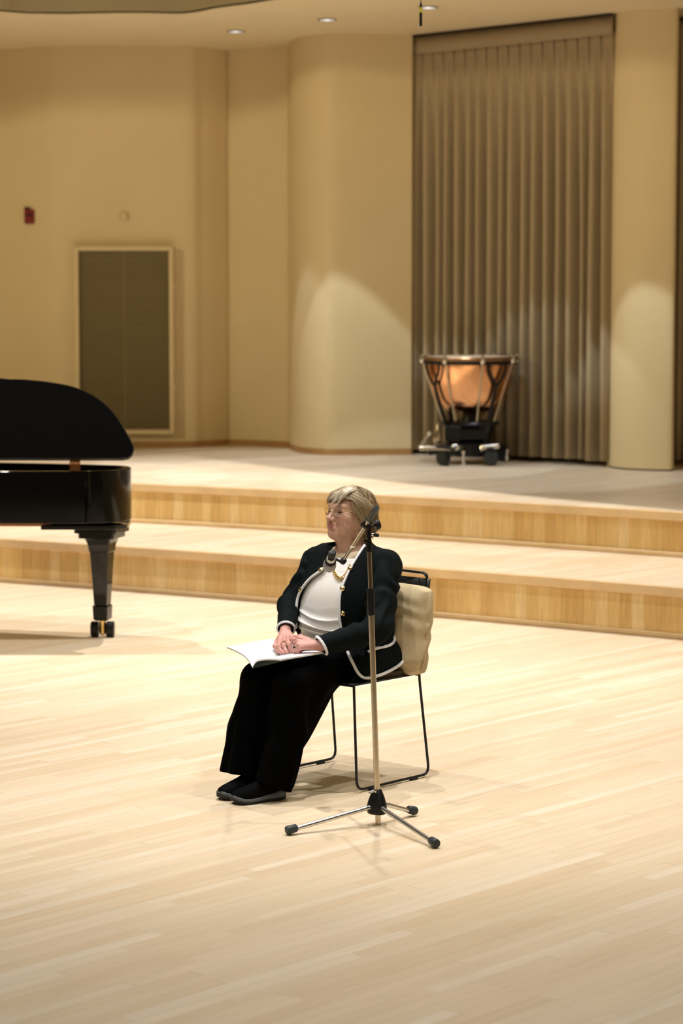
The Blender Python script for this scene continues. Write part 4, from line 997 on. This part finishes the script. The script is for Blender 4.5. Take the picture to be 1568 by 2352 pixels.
# trousers: wide legs, one continuous garment
tr = SDF()
tr.u(ell((-0.035, 0, 0.545), (0.160, 0.185, 0.090)))
for (hp_, kn_, sg_) in ((hipR, knR, -1), (hipL, knL, 1)):
    tr.u(rc(hp_, kn_, 0.082, 0.072), 0.05)
ktL, ktR = knL, knR
hemL0, hemL1 = np.array([0.500, 0.105, 0.10]), np.array([0.465, 0.115, 0.06])
def legcone(kn_, mid, end, r0, r1, r2, k=0.03):
    tr.u(rc(kn_, mid, r0, r1), k); tr.u(rc(mid, end, r1, r2), 0.02)
legcone(knL, np.array([0.495, 0.115, 0.28]), np.array([0.583, 0.098, 0.03]), 0.070, 0.080, 0.080)
legcone(knR, np.array([0.505, -0.090, 0.26]), np.array([0.565, -0.085, 0.03]), 0.070, 0.086, 0.097)
# slack cloth hanging from thigh to calf
tr.u(rc((0.195, 0.115, 0.475), (0.450, 0.115, 0.205), 0.026, 0.026), 0.03); tr.u(rc((0.33, 0.115, 0.44), (0.44, 0.115, 0.29), 0.05, 0.05), 0.05)
tr.u(rc((0.22, -0.095, 0.470), (0.42, -0.095, 0.25), 0.030, 0.03), 0.04)
def trouser_post(P, d):
    z = P[:, 2]; f = P[:, 0]; l = P[:, 1]; w = np.clip((0.46 - z) / 0.30, 0, 1)
    side = np.where(l > 0.01, 1.0, -1.0); cx_ = np.where(l > 0.01, 0.52, 0.545); cy = np.where(l > 0.01, 0.112, -0.092)
    an = np.arctan2(l - cy, f - cx_)
    d = d - 0.009 * w * np.sin(4 * an + 0.6 * side + 2.0 * z) - 0.006 * w * np.sin(7 * an - 1.2 + 4 * z) - 0.0025 * noise3(P, 20, 21)
    hem = np.where(l > 0.01, 0.034 + 0.42 * np.maximum(0, f - 0.530) + 0.5 * np.maximum(0, 0.525 - f), 0.080 + 0.20 * np.maximum(0, f - 0.55) - 0.20 * np.maximum(0, 0.55 - f))
    d = smax(d, hem - z, 0.006)
    inner = smax(d + 0.010, 0.30 - z - 10, 0) ; hollow = np.maximum(d + 0.011, z - 0.22)
    d = np.maximum(d, -hollow)
    return np.maximum(d, z - 0.64)
tr.post = trouser_post; tr.margin = 0.03
v_, f_ = tr.mesh((-0.24, -0.26, 0.02), (0.70, 0.30, 0.68), 0.0042); v_ = relax(v_, f_, 2, 0.5)
np_object('trousers', v_, f_, M['trouser'], person)

# shoes: black slip-on uppers on a grey wrap-around sole
M['sole'] = mat('grey_sole', (0.085, 0.092, 0.105), 0.6); M['upper'] = mat('black_shoe', (0.002, 0.002, 0.0022), 0.8, spec=0.06); M['outsole'] = mat('black_outsole', (0.01, 0.01, 0.01), 0.7)
def shoe(toe, heel):
    toe = np.array(toe); heel = np.array(heel); dv = toe - heel; Ls = np.linalg.norm(dv); fx = dv / Ls; sx = np.array([-fx[1], fx[0], 0])
    P = lambda t, s_, z: heel + fx * (t * Ls) + sx * s_ + np.array([0, 0, z])
    ts_ = [0.0, 0.03, 0.10, 0.22, 0.38, 0.55, 0.72, 0.84, 0.93, 0.98, 1.0]
    wd = [0.012, 0.024, 0.031, 0.033, 0.033, 0.039, 0.045, 0.044, 0.036, 0.022, 0.010]
    top = [0.050, 0.052, 0.050, 0.043, 0.034, 0.027, 0.025, 0.028, 0.036, 0.040, 0.040]
    bot = [0.016, 0.010, 0.007, 0.007, 0.008, 0.007, 0.007, 0.009, 0.015, 0.022, 0.026]
    up = [0.075, 0.095, 0.105, 0.108, 0.098, 0.082, 0.070, 0.062, 0.054, 0.046, 0.041]
    N_ = 28
    def ring(i, z0, z1, g, rnd=1.0):
        out = []
        for j in range(N_):
            a = 2 * PI * j / N_; ca, sa = math.cos(a), math.sin(a)
            yy = math.copysign(abs(ca) ** 0.6, ca) * (wd[i] + g); zz_ = (z0 + z1) / 2 + math.copysign(abs(sa) ** 0.6, sa) * (z1 - z0) / 2
            out.append(P(ts_[i], yy, zz_))
        return out
    mb = MB(); secs = []
    for i in range(len(ts_)):
        out = []
        for j in range(N_):
            a = PI * j / (N_ - 1); zz_ = bot[i] + 0.01 + (up[i] - bot[i] - 0.01) * math.sin(a) ** 0.75; out.append(P(ts_[i], math.cos(a) * (wd[i] - 0.002), zz_))
        secs.append(out)
    mb.loft(secs); s_ = mb.build('shoe', M['upper'], person, smooth=60)
    MB().loft([ring(i, bot[i], top[i], 0.004) for i in range(len(ts_))]).build('sole', M['sole'], s_, smooth=60)
    MB().loft([ring(i, 0.0008 + (bot[i] - 0.007) * 0.8, bot[i] + 0.006, 0.003) for i in range(len(ts_))]).build('outsole', M['outsole'], s_, smooth=60)
    return s_
shoe(tL, hL_); shoe(tR, hR_)

# hair: short waved bob built from swept locks over a full base
hb = SDF(); hb.u(ell((-0.018, 0, 0.024), (0.108, 0.092, 0.079))); hb.u(ell((-0.055, 0, -0.035), (0.066, 0.082, 0.090)), 0.03)
for s_ in (-1, 1): hb.u(ell((-0.008, s_ * 0.070, -0.008), (0.034, 0.020, 0.052)), 0.02)
hb.u(rc((0.062, 0.030, 0.056), (0.062, -0.045, 0.050), 0.022, 0.018), 0.025)
def hair_post(P, d):
    x, y, z = P[:, 0], P[:, 1], P[:, 2]
    # face opening: brow line rises over the forehead
    cutf = np.minimum(x - 0.036 - 0.9 * np.maximum(0, np.abs(y) - 0.062), 0.078 - z)
    d = smax(d, cutf, 0.010)
    d = np.maximum(d, -0.118 - 1.1 * np.minimum(0, -x - 0.03) * 1.0 - z + np.maximum(0, x + 0.03) * 1.1)
    an = np.arctan2(y, -x); w = np.sin(an * 22 + z * 50 + 2.5 * np.sin(z * 40 + an * 3))
    return d - 0.0022 * w - 0.0025 * noise3(P, 80, 31)
hb.post = hair_post; hb.margin = 0.02
v_, f_ = hb.mesh((-0.16, -0.13, -0.14), (0.13, 0.13, 0.15), 0.003)
hcol = np.tile(np.array([0.26, 0.18, 0.10]), (len(v_), 1))
st = np.sin(np.arctan2(v_[:, 1], -v_[:, 0]) * 26 + v_[:, 2] * 60)
hcol = hcol * (1 + 0.25 * st)[:, None]
M['hair'] = mat('ash_blond_hair', (0.5, 0.4, 0.28), 0.5, spec=0.3, attr='tone')
hair = np_object('hair', HC + v_ @ Rh.T, f_, M['hair'], person, hcol)
rr = np.random.default_rng(17)
lv, lf, lc = [], [], []
lcount = 0
def lock(path, r0, col, m=4):
    global lcount
    P = np.asarray(path, float); n = len(P); i = np.arange(n)
    Rr = r0 * (0.55 + 0.45 * np.sin(PI * np.minimum(1, (i + 0.6) / n * 1.05))) * (1 - 0.7 * (i / (n - 1)) ** 2)
    T = np.gradient(P, axis=0); T /= np.linalg.norm(T, axis=1)[:, None] + 1e-12
    O = P - np.array([-0.02, 0, 0.02]); Nn = O - T * (O * T).sum(1)[:, None]; Nn /= np.linalg.norm(Nn, axis=1)[:, None] + 1e-12; Bn = np.cross(T, Nn)
    an = 2 * PI * np.arange(m) / m
    V = P[:, None, :] + Rr[:, None, None] * (Nn[:, None, :] * 0.7 * np.cos(an)[None, :, None] + Bn[:, None, :] * 1.3 * np.sin(an)[None, :, None])
    o = lcount; lv.append(V.reshape(-1, 3)); lcount += n * m; lc.append(np.tile(np.array(col), (n * m, 1)))
    for k in range(n - 1):
        for j in range(m):
            j2 = (j + 1) % m; lf.append((o + k * m + j, o + k * m + j2, o + (k + 1) * m + j2, o + (k + 1) * m + j))
_na, _ne = 72, 40
_A, _E = np.meshgrid(np.linspace(-PI, PI, _na + 1), np.linspace(-PI / 2, PI / 2, _ne + 1), indexing='ij')
_dv = np.stack([np.cos(_E) * np.cos(_A), np.cos(_E) * np.sin(_A), np.sin(_E)], -1).reshape(-1, 3)
_lo = np.full(len(_dv), 0.03); _hi = np.full(len(_dv), 0.17)
for _ in range(18):
    _m = (_lo + _hi) / 2; _P = (np.array([-0.02, 0, 0.02]) + _dv * _m[:, None]).astype(f32)
    _v = np.min([fn(_P) for _, fn, _ in hb.ops], axis=0); _lo = np.where(_v < 0, _m, _lo); _hi = np.where(_v < 0, _hi, _m)
_RT = _lo.reshape(_na + 1, _ne + 1)
def hsurf(d_):
    """point of the hair volume in a direction from the head centre"""
    d_ = np.array(d_, float); d_ /= np.linalg.norm(d_)
    a = (math.atan2(d_[1], d_[0]) + PI) / (2 * PI) * _na; e = (math.asin(max(-1, min(1, d_[2]))) + PI / 2) / PI * _ne
    i = min(int(a), _na - 1); j = min(int(e), _ne - 1); fa = a - i; fe = e - j
    r_ = (_RT[i, j] * (1 - fa) + _RT[i + 1, j] * fa) * (1 - fe) + (_RT[i, j + 1] * (1 - fa) + _RT[i + 1, j + 1] * fa) * fe
    return np.array([-0.02, 0, 0.02]) + d_ * r_
pal = [(0.33, 0.24, 0.145), (0.42, 0.33, 0.22), (0.24, 0.155, 0.08), (0.55, 0.49, 0.41), (0.17, 0.105, 0.052), (0.37, 0.275, 0.165), (0.48, 0.40, 0.30)]
HCn = np.array([-0.02, 0, 0.02])
def tone(p):
    n_ = float(noise3(np.array([p], f32), 62, 77)[0]); n2 = float(noise3(np.array([p], f32), 130, 78)[0])
    k = min(1.0, max(0.0, 0.5 + 0.75 * n_ + 0.25 * n2 - 0.05 + rr.normal(0, 0.10)))
    a_ = np.array([0.17, 0.105, 0.048]); b_ = np.array([0.42, 0.315, 0.185]); c_ = np.array([0.68, 0.60, 0.48])
    return (a_ + (b_ - a_) * k * 2 if k < 0.5 else b_ + (c_ - b_) * (k - 0.5) * 2)
def dirv(a, e): return np.array([math.cos(e) * math.cos(a), math.cos(e) * math.sin(a), math.sin(e)])
for i in range(4200):
    az = rr.uniform(-PI, PI); aa = abs(az); sg = 1 if az > 0 else -1
    if aa < 0.62: continue
    e0_ = math.radians(rr.uniform(38, 84)); low = -20 if aa < 1.0 else (-46 if aa < 1.6 else -62)
    e1_ = math.radians(rr.uniform(low, low + 38)); n = 15
    sweep = (0.75 if aa < 1.7 else 0.15) * rr.uniform(0.3, 1.1); wave = rr.uniform(0.09, 0.15); ph = 0.8 + 1.3 * math.sin(2.2 * az) + rr.uniform(-0.35, 0.35); lift = rr.uniform(-0.0025, 0.002); flick = rr.uniform(-0.003, 0.010)
    cl = (math.floor(az * 6.5) + 0.5) / 6.5; dz = (az - cl) * 6.5 * 2; crng = np.random.default_rng(int(math.floor(az * 6.5)) + 50); cph = crng.uniform(-0.7, 0.7); clen = math.radians(crng.uniform(-8, 8)); e1_ += clen
    ph = 0.8 + cph + rr.uniform(-0.2, 0.2); path = []
    for k in range(n):
        t = k / (n - 1); e = e0_ + (e1_ - e0_) * t; a = az + (cl - az) * 0.75 * t ** 1.5 - sg * 0.35 * (1 - t) + sg * sweep * (t - 0.35) + sg * wave * math.sin(6.5 * t + ph)
        p = hsurf(dirv(a, e)); nrm = p - HCn; nrm /= np.linalg.norm(nrm)
        p = p + nrm * (lift + 0.0075 * (1 - dz * dz) * t + 0.006 * math.sin(6.5 * t + ph + 1.0) + flick * max(0, t - 0.75) * 4)
        if p[0] > 0.046 and p[2] < 0.050: break
        path.append(p)
    if len(path) < 6: continue
    lock(path, rr.uniform(0.0010, 0.0021), tone(path[len(path) // 2]) * rr.uniform(0.92, 1.08))
# fringe swept from the parting across the forehead to her right
for i in range(1300):
    a0 = rr.uniform(0.1, 1.0); a1 = a0 - rr.uniform(0.35, 1.05); e0_ = math.radians(rr.uniform(48, 78)); e1_ = math.radians(rr.uniform(4, 30) + (12 if a1 > 0.3 else 0)); n = 13; ck = int(math.floor(a1 * 9)); crng = np.random.default_rng(ck + 900); cl = (ck + 0.5) / 9; dz = (a1 - cl) * 18; e1_ += math.radians(crng.uniform(-7, 9)); ph = crng.uniform(0, 2); lift = rr.uniform(-0.002, 0.0035); path = []
    for k in range(n):
        t = k / (n - 1); e = e0_ + (e1_ - e0_) * t ** 1.1; a = a0 + (a1 - a0) * t + (cl - a1) * 0.7 * t * t + 0.07 * math.sin(6 * t + ph) - 0.10 * max(0, t - 0.7) / 0.3
        d_ = dirv(a, e); p = hsurf(d_)
        rmin = 0.097 + 0.017 * math.cos(a) * math.cos(e); q_ = np.linalg.norm(p - HCn)
        bl2 = min(1.0, max(0.0, (0.95 - e) / 0.45)); p = HCn + d_ * (q_ + (max(q_ * 0.92, rmin) - q_) * bl2) + d_ * (lift + 0.006 * (1 - dz * dz) * t + 0.004 * math.sin(6 * t + ph) - 0.006 * max(0, t - 0.75) / 0.25)
        path.append(p)
    lock(path, rr.uniform(0.0010, 0.0020), tone(path[len(path) // 2]) * rr.uniform(0.92, 1.08))
for i in range(160):      # her right temple
    a0 = -rr.uniform(0.3, 0.9); e0_ = math.radians(rr.uniform(50, 70)); e1_ = math.radians(rr.uniform(-15, 22)); path = []
    for k in range(11):
        t = k / 10; d_ = dirv(a0 - 0.5 * t, e0_ + (e1_ - e0_) * t); p = hsurf(d_); path.append(p + d_ * rr.uniform(0.001, 0.004))
    lock(path, rr.uniform(0.0011, 0.0020), tone(path[len(path) // 2]) * rr.uniform(0.92, 1.08))
lvv = np.concatenate(lv); me = bpy.data.meshes.new('hair_locks'); me.from_pydata((HC + lvv @ Rh.T).tolist(), [], lf); me.update()
me.polygons.foreach_set('use_smooth', [True] * len(me.polygons))
at_ = me.color_attributes.new('tone', 'FLOAT_COLOR', 'POINT'); c4 = np.ones((len(lvv), 4), f32); c4[:, :3] = np.concatenate(lc); at_.data.foreach_set('color', c4.ravel())
me.materials.append(M['hair']); ob = bpy.data.objects.new('hair_locks', me); COL.objects.link(ob); ob.parent = hair

# rimless glasses, earring, rings
M['lens'] = mat('clear_lens', (0.97, 0.97, 0.97), 0.0, spec=0.5, trans=1.0, ior=1.12)
gl = MB(); 
def hp_(p): return h2l(p)
for s_ in (-1, 1):
    ln = MB(); ring0 = []; ring1 = []
    for j in range(28):
        a = 2 * PI * j / 28; y = s_ * 0.0365 + 0.0255 * math.copysign(abs(math.cos(a)) ** 0.85, math.cos(a)); z = -0.006 + 0.0175 * math.copysign(abs(math.sin(a)) ** 0.85, math.sin(a))
        x = 0.0975 - 7.0 * (abs(y) - 0.012) ** 2 * 0.9 + 0.08 * z
        ring0.append(hp_((x, y, z))); ring1.append(hp_((x + 0.0012, y, z)))
    ln.loft([ring0, ring1]); o = ln.build('glasses_lens', M['lens'], person, smooth=30)
    MB().tube(ring1, 0.0003, 5, closed=True).build('lens_edge', M['gold'], o, smooth=180)
    gl.tube([hp_((0.0935, s_ * 0.0585, 0.002)), hp_((0.086, s_ * 0.0665, 0.003)), hp_((0.03, s_ * 0.078, 0.002)), hp_((-0.015, s_ * 0.082, -0.004))], 0.0009, 6)
gl.tube([hp_((0.099, -0.012, -0.003)), hp_((0.104, 0, 0.001)), hp_((0.099, 0.012, -0.003))], 0.0009, 6)
gl.build('glasses_frame', M['gold'], person, smooth=180)
ec = pl(822, 1226, 0.075)
MB().tube([ec + np.array([0.006 * math.cos(a), 0, 0.009 * math.sin(a)]) for a in np.linspace(0, 2 * PI, 18, endpoint=False)], 0.0016, 6, closed=True).build('earring', M['gold'], person, smooth=180)
def ringat(a, b, t, r, m, stone=None):
    c = a + (b - a) * t; ax = (b - a) / np.linalg.norm(b - a); o = MB().lathe([(r, -0.0022), (r + 0.0014, -0.0016), (r + 0.0014, 0.0016), (r, 0.0022)], c, ax, 22, cap=False).build('finger_ring', m, person, smooth=50)
    to = CAML - c; to = to - ax * (to @ ax); to /= np.linalg.norm(to)
    if stone is not None: MB().lathe([(0.0, -0.001), (0.0042, 0.0), (0.0046, 0.002), (0.003, 0.004), (0, 0.0045)], c + to * (r + 0.0008), to, 10, cap=False).build('ring_stone', stone, o, smooth=20)
M['silver'] = mat('silver', (0.85, 0.84, 0.82), 0.15, metal=1.0)
ringat(RH['md'][0], RH['md'][1], 0.72, 0.0102, M['silver'], M['gold'])
ringat(LH['md'][0], LH['md'][1], 0.78, 0.0102, M['silver'], M['silver']); ringat(LH['rg'][0], LH['rg'][1], 0.7, 0.0098, M['silver'], mat('dark_stone', (0.01, 0.03, 0.03), 0.1))

# ------------------------------------------------------------------ back cushion and seat pad
tcu = thing('cushion', 'beige linen cushion wedged between the woman and the chair back', 'cushion', L2W(np.array([-0.17, 0.05, 0.47])), CA)
cu = SDF(); 
def cushion_fn(P):
    q = P - V3(-0.172, 0.058, 0.640); c_, s_ = math.cos(0.10), math.sin(0.10)
    x = q[:, 0] * c_ + q[:, 2] * 0.16; y = q[:, 1]; z = q[:, 2] - 0.0
    a = np.abs(y) / 0.252; b = np.abs(z) / 0.190
    edge = np.maximum(a, b); th_ = 0.082 * np.clip(1 - np.clip(a, 0, 1) ** 5, 0, 1) ** 0.55 * np.clip(1 - np.clip(b, 0, 1) ** 4, 0, 1) ** 0.5 + 0.006
    corner = 0.04 * (a ** 6) * (b ** 6)
    d = np.maximum(np.abs(x) - th_, np.maximum(np.abs(y) - 0.252 + 0.020 * np.clip(b, 0, 1) ** 4, np.abs(z) - 0.196 + 0.030 * np.clip(a, 0, 1) ** 4 + 0.006 * (1 - a * a))) * 0.6
    r_ = noise3(P, 34, 41)
    return (d - 0.0042 * np.sin(z * 62 + 34 * x + 4 * r_) * np.clip(0.25 + 0.9 * (0.5 - z / 0.38), 0, 1) - 0.003 * r_ ).astype(f32)
cu.u(cushion_fn); cu.margin = 0.03
v_, f_ = cu.mesh((-0.33, -0.24, 0.42), (-0.02, 0.36, 0.87), 0.004); v_ = relax(v_, f_, 3, 0.5)
of = np.array([-0.17, 0.05, 0.47])
np_object('cushion_cover', v_ - of, f_, M['linen'], tcu)
zi = [(-0.172 - 0.16 * (z - 0.638), 0.058 + 0.250 - 0.018 * abs((z - 0.638) / 0.19) ** 4, z) for z in np.linspace(0.475, 0.80, 14)]
MB().tube([np.array(p) - of for p in zi], 0.0028, 8).build('seam_piping', M['linen'], tcu, smooth=180)
tpd = thing('seat_pad', 'thin olive seat pad under the woman on the wire chair', 'seat pad', L2W(np.array([0.02, 0, 0.455])), CA)
pd = SDF(); 
def pad_fn(P):
    q = P - V3(0.02, 0.0, 0.468); d = np.maximum(np.maximum(np.abs(q[:, 0] + 0.045) - 0.155, np.abs(q[:, 1]) - 0.236), np.abs(q[:, 2] + 0.004) - 0.010)
    return (d - 0.004 - 0.003 * noise3(P, 50, 6)).astype(f32)
pd.u(pad_fn); pd.margin = 0.02
v_, f_ = pd.mesh((-0.24, -0.28, 0.43), (0.27, 0.28, 0.50), 0.004); v_ = relax(v_, f_, 2, 0.5)
np_object('pad_cover', v_ - np.array([0.02, 0, 0.455]), f_, mat('olive_linen', (0.075, 0.058, 0.033), 0.9, bump=0.4, bscale=300), tpd)

# ------------------------------------------------------------------ booklet on her lap
tb = thing('booklet', 'open white booklet with dark green cover on the woman\'s lap', 'booklet', L2W(np.array([0.45, 0, 0.55])), CA)
ob_ = np.array([0.45, 0, 0.55])
fF, fB = 0.582, 0.305
lprof = [(0.0, 0.0), (-0.012, 0.016), (-0.03, 0.034), (-0.06, 0.050), (-0.10, 0.061), (-0.125, 0.067), (-0.147, 0.070)]
rprof = [(0.0, 0.0), (0.010, 0.015), (0.022, 0.026), (0.042, 0.034), (0.075, 0.040), (0.11, 0.044), (0.158, 0.047)]
def bookhalf(prof, th0, th1, z0f, z0b, ffo, nm, m, par):
    pr = [np.array([0.0, *p]) for p in prof]; pr = catmull(pr, 4); secs = []
    nS = 10
    rows_t = []; rows_b = []
    for i in range(nS):
        t = i / (nS - 1); f = fF + (fB - fF) * t + 0.0; zb = z0f + (z0b - z0f) * t
        k = 1 - (0.12 if prof is lprof else 0.25) * t
        rows_t.append([np.array([f, p[1], zb + p[2] * k + th1]) - ob_ for p in pr]); rows_b.append([np.array([f, p[1], zb + p[2] * k + th0]) - ob_ for p in pr])
    mb = MB(); c = len(pr); 
    for i in range(nS): secs.append(rows_t[i] + rows_b[i][::-1])
    mb.loft(secs); return mb.build(nm, m, par, smooth=35)
M['paper'] = mat('white_paper', (0.83, 0.84, 0.87), 0.7, spec=0.2); M['green'] = mat('dark_green_cover', (0.004, 0.035, 0.032), 0.4)
ZF, ZB = 0.538, 0.550
pgs = bookhalf(lprof, 0.0015, 0.006, ZF, ZB, 0, 'pages', M['paper'], tb); bookhalf(rprof, 0.0015, 0.008, ZF, ZB, 0, 'pages', M['paper'], tb)
bookhalf(lprof, 0.0, 0.0014, ZF, ZB, 0, 'cover', M['green'], tb); bookhalf(rprof, 0.0, 0.0014, ZF, ZB, 0, 'cover', M['green'], tb)
# ------------------------------------------------------------------ light
def spot(x, y, z, power, cone, blend=0.3, col=(1, 1, 1), target=None, radius=0.06, name='stage_light'):
    l = bpy.data.lights.new(name, 'SPOT'); l.energy = power; l.spot_size = math.radians(cone); l.spot_blend = blend; l.color = col; l.shadow_soft_size = radius
    o = bpy.data.objects.new(name, l); COL.objects.link(o); o.location = (x, y, z)
    if target is not None:
        o.rotation_euler = (Vector(target) - Vector((x, y, z))).to_track_quat('-Z', 'Y').to_euler()
    return o
def setup_light():
    wc = (1.0, 0.975, 0.93)
    # overhead stage lighting of the hall
    for (x, y, p) in ((-3.2, 8.6, 470), (0.1, 9.45, 1080), (3.0, 9.2, 640), (-3.0, 12.2, 760), (0.0, 12.6, 800), (3.0, 12.4, 880), (-4.0, 16.7, 1850), (0.2, 16.9, 1950), (3.2, 16.2, 1950)):
        spot(x, y, 7.6, p, 74 if y < 16 else 80, 0.6, wc)
    # front hall light, and an added lamp far left, passing under the soffit edge
    spot(-11.0, 8.5, 6.4, 1900, 55, 0.6, (1.0, 0.87, 0.50), target=(0.5, 21, 1.8), radius=0.45)  # added lamp, set far left to deepen the curtain folds
    spot(0.0, 1.5, 7.0, 450, 60, 0.6, (1.0, 0.86, 0.52), target=(0, 16, 0.6), radius=0.45)
    spot(-3.2, 5.2, 7.4, 620, 34, 0.7, (1.0, 0.97, 0.92), target=(-0.1, 10.1, 0.9), radius=0.12)
    # recessed downlights: those seen, one by the pier, and an added left platform lamp
    cool = (0.80, 0.90, 1.0)
    for (x, y, p, c) in ((dl_pos[0][0], dl_pos[0][1], 100, 40), (dl_pos[1][0], dl_pos[1][1], 190, 57), (dl_pos[2][0], dl_pos[2][1], 150, 63), (1.83, 18.55, 190, 65), (-2.6, 19.2, 160, 50)):
        spot(x, y, ZC - 0.02, p, c, 0.06, cool, radius=0.035, name='downlight_lamp')
    w = bpy.data.worlds.new('hall'); S.world = w; w.use_nodes = True
    bg = w.node_tree.nodes['Background']; bg.inputs[0].default_value = (1.0, 0.83, 0.48, 1); bg.inputs[1].default_value = 0.15
setup_light()
S.view_settings.view_transform = 'Standard'; S.view_settings.look = 'None'; S.view_settings.exposure = 0.0; S.view_settings.gamma = 1.0
try: S.view_settings.use_curve_mapping = False
except Exception: pass
S.cycles.use_adaptive_sampling = True; S.cycles.adaptive_threshold = 0.025; S.cycles.max_bounces = 7; S.cycles.diffuse_bounces = 4; S.cycles.glossy_bounces = 4; S.cycles.transmission_bounces = 6
S.cycles.use_denoising = True; S.cycles.sample_clamp_indirect = 6
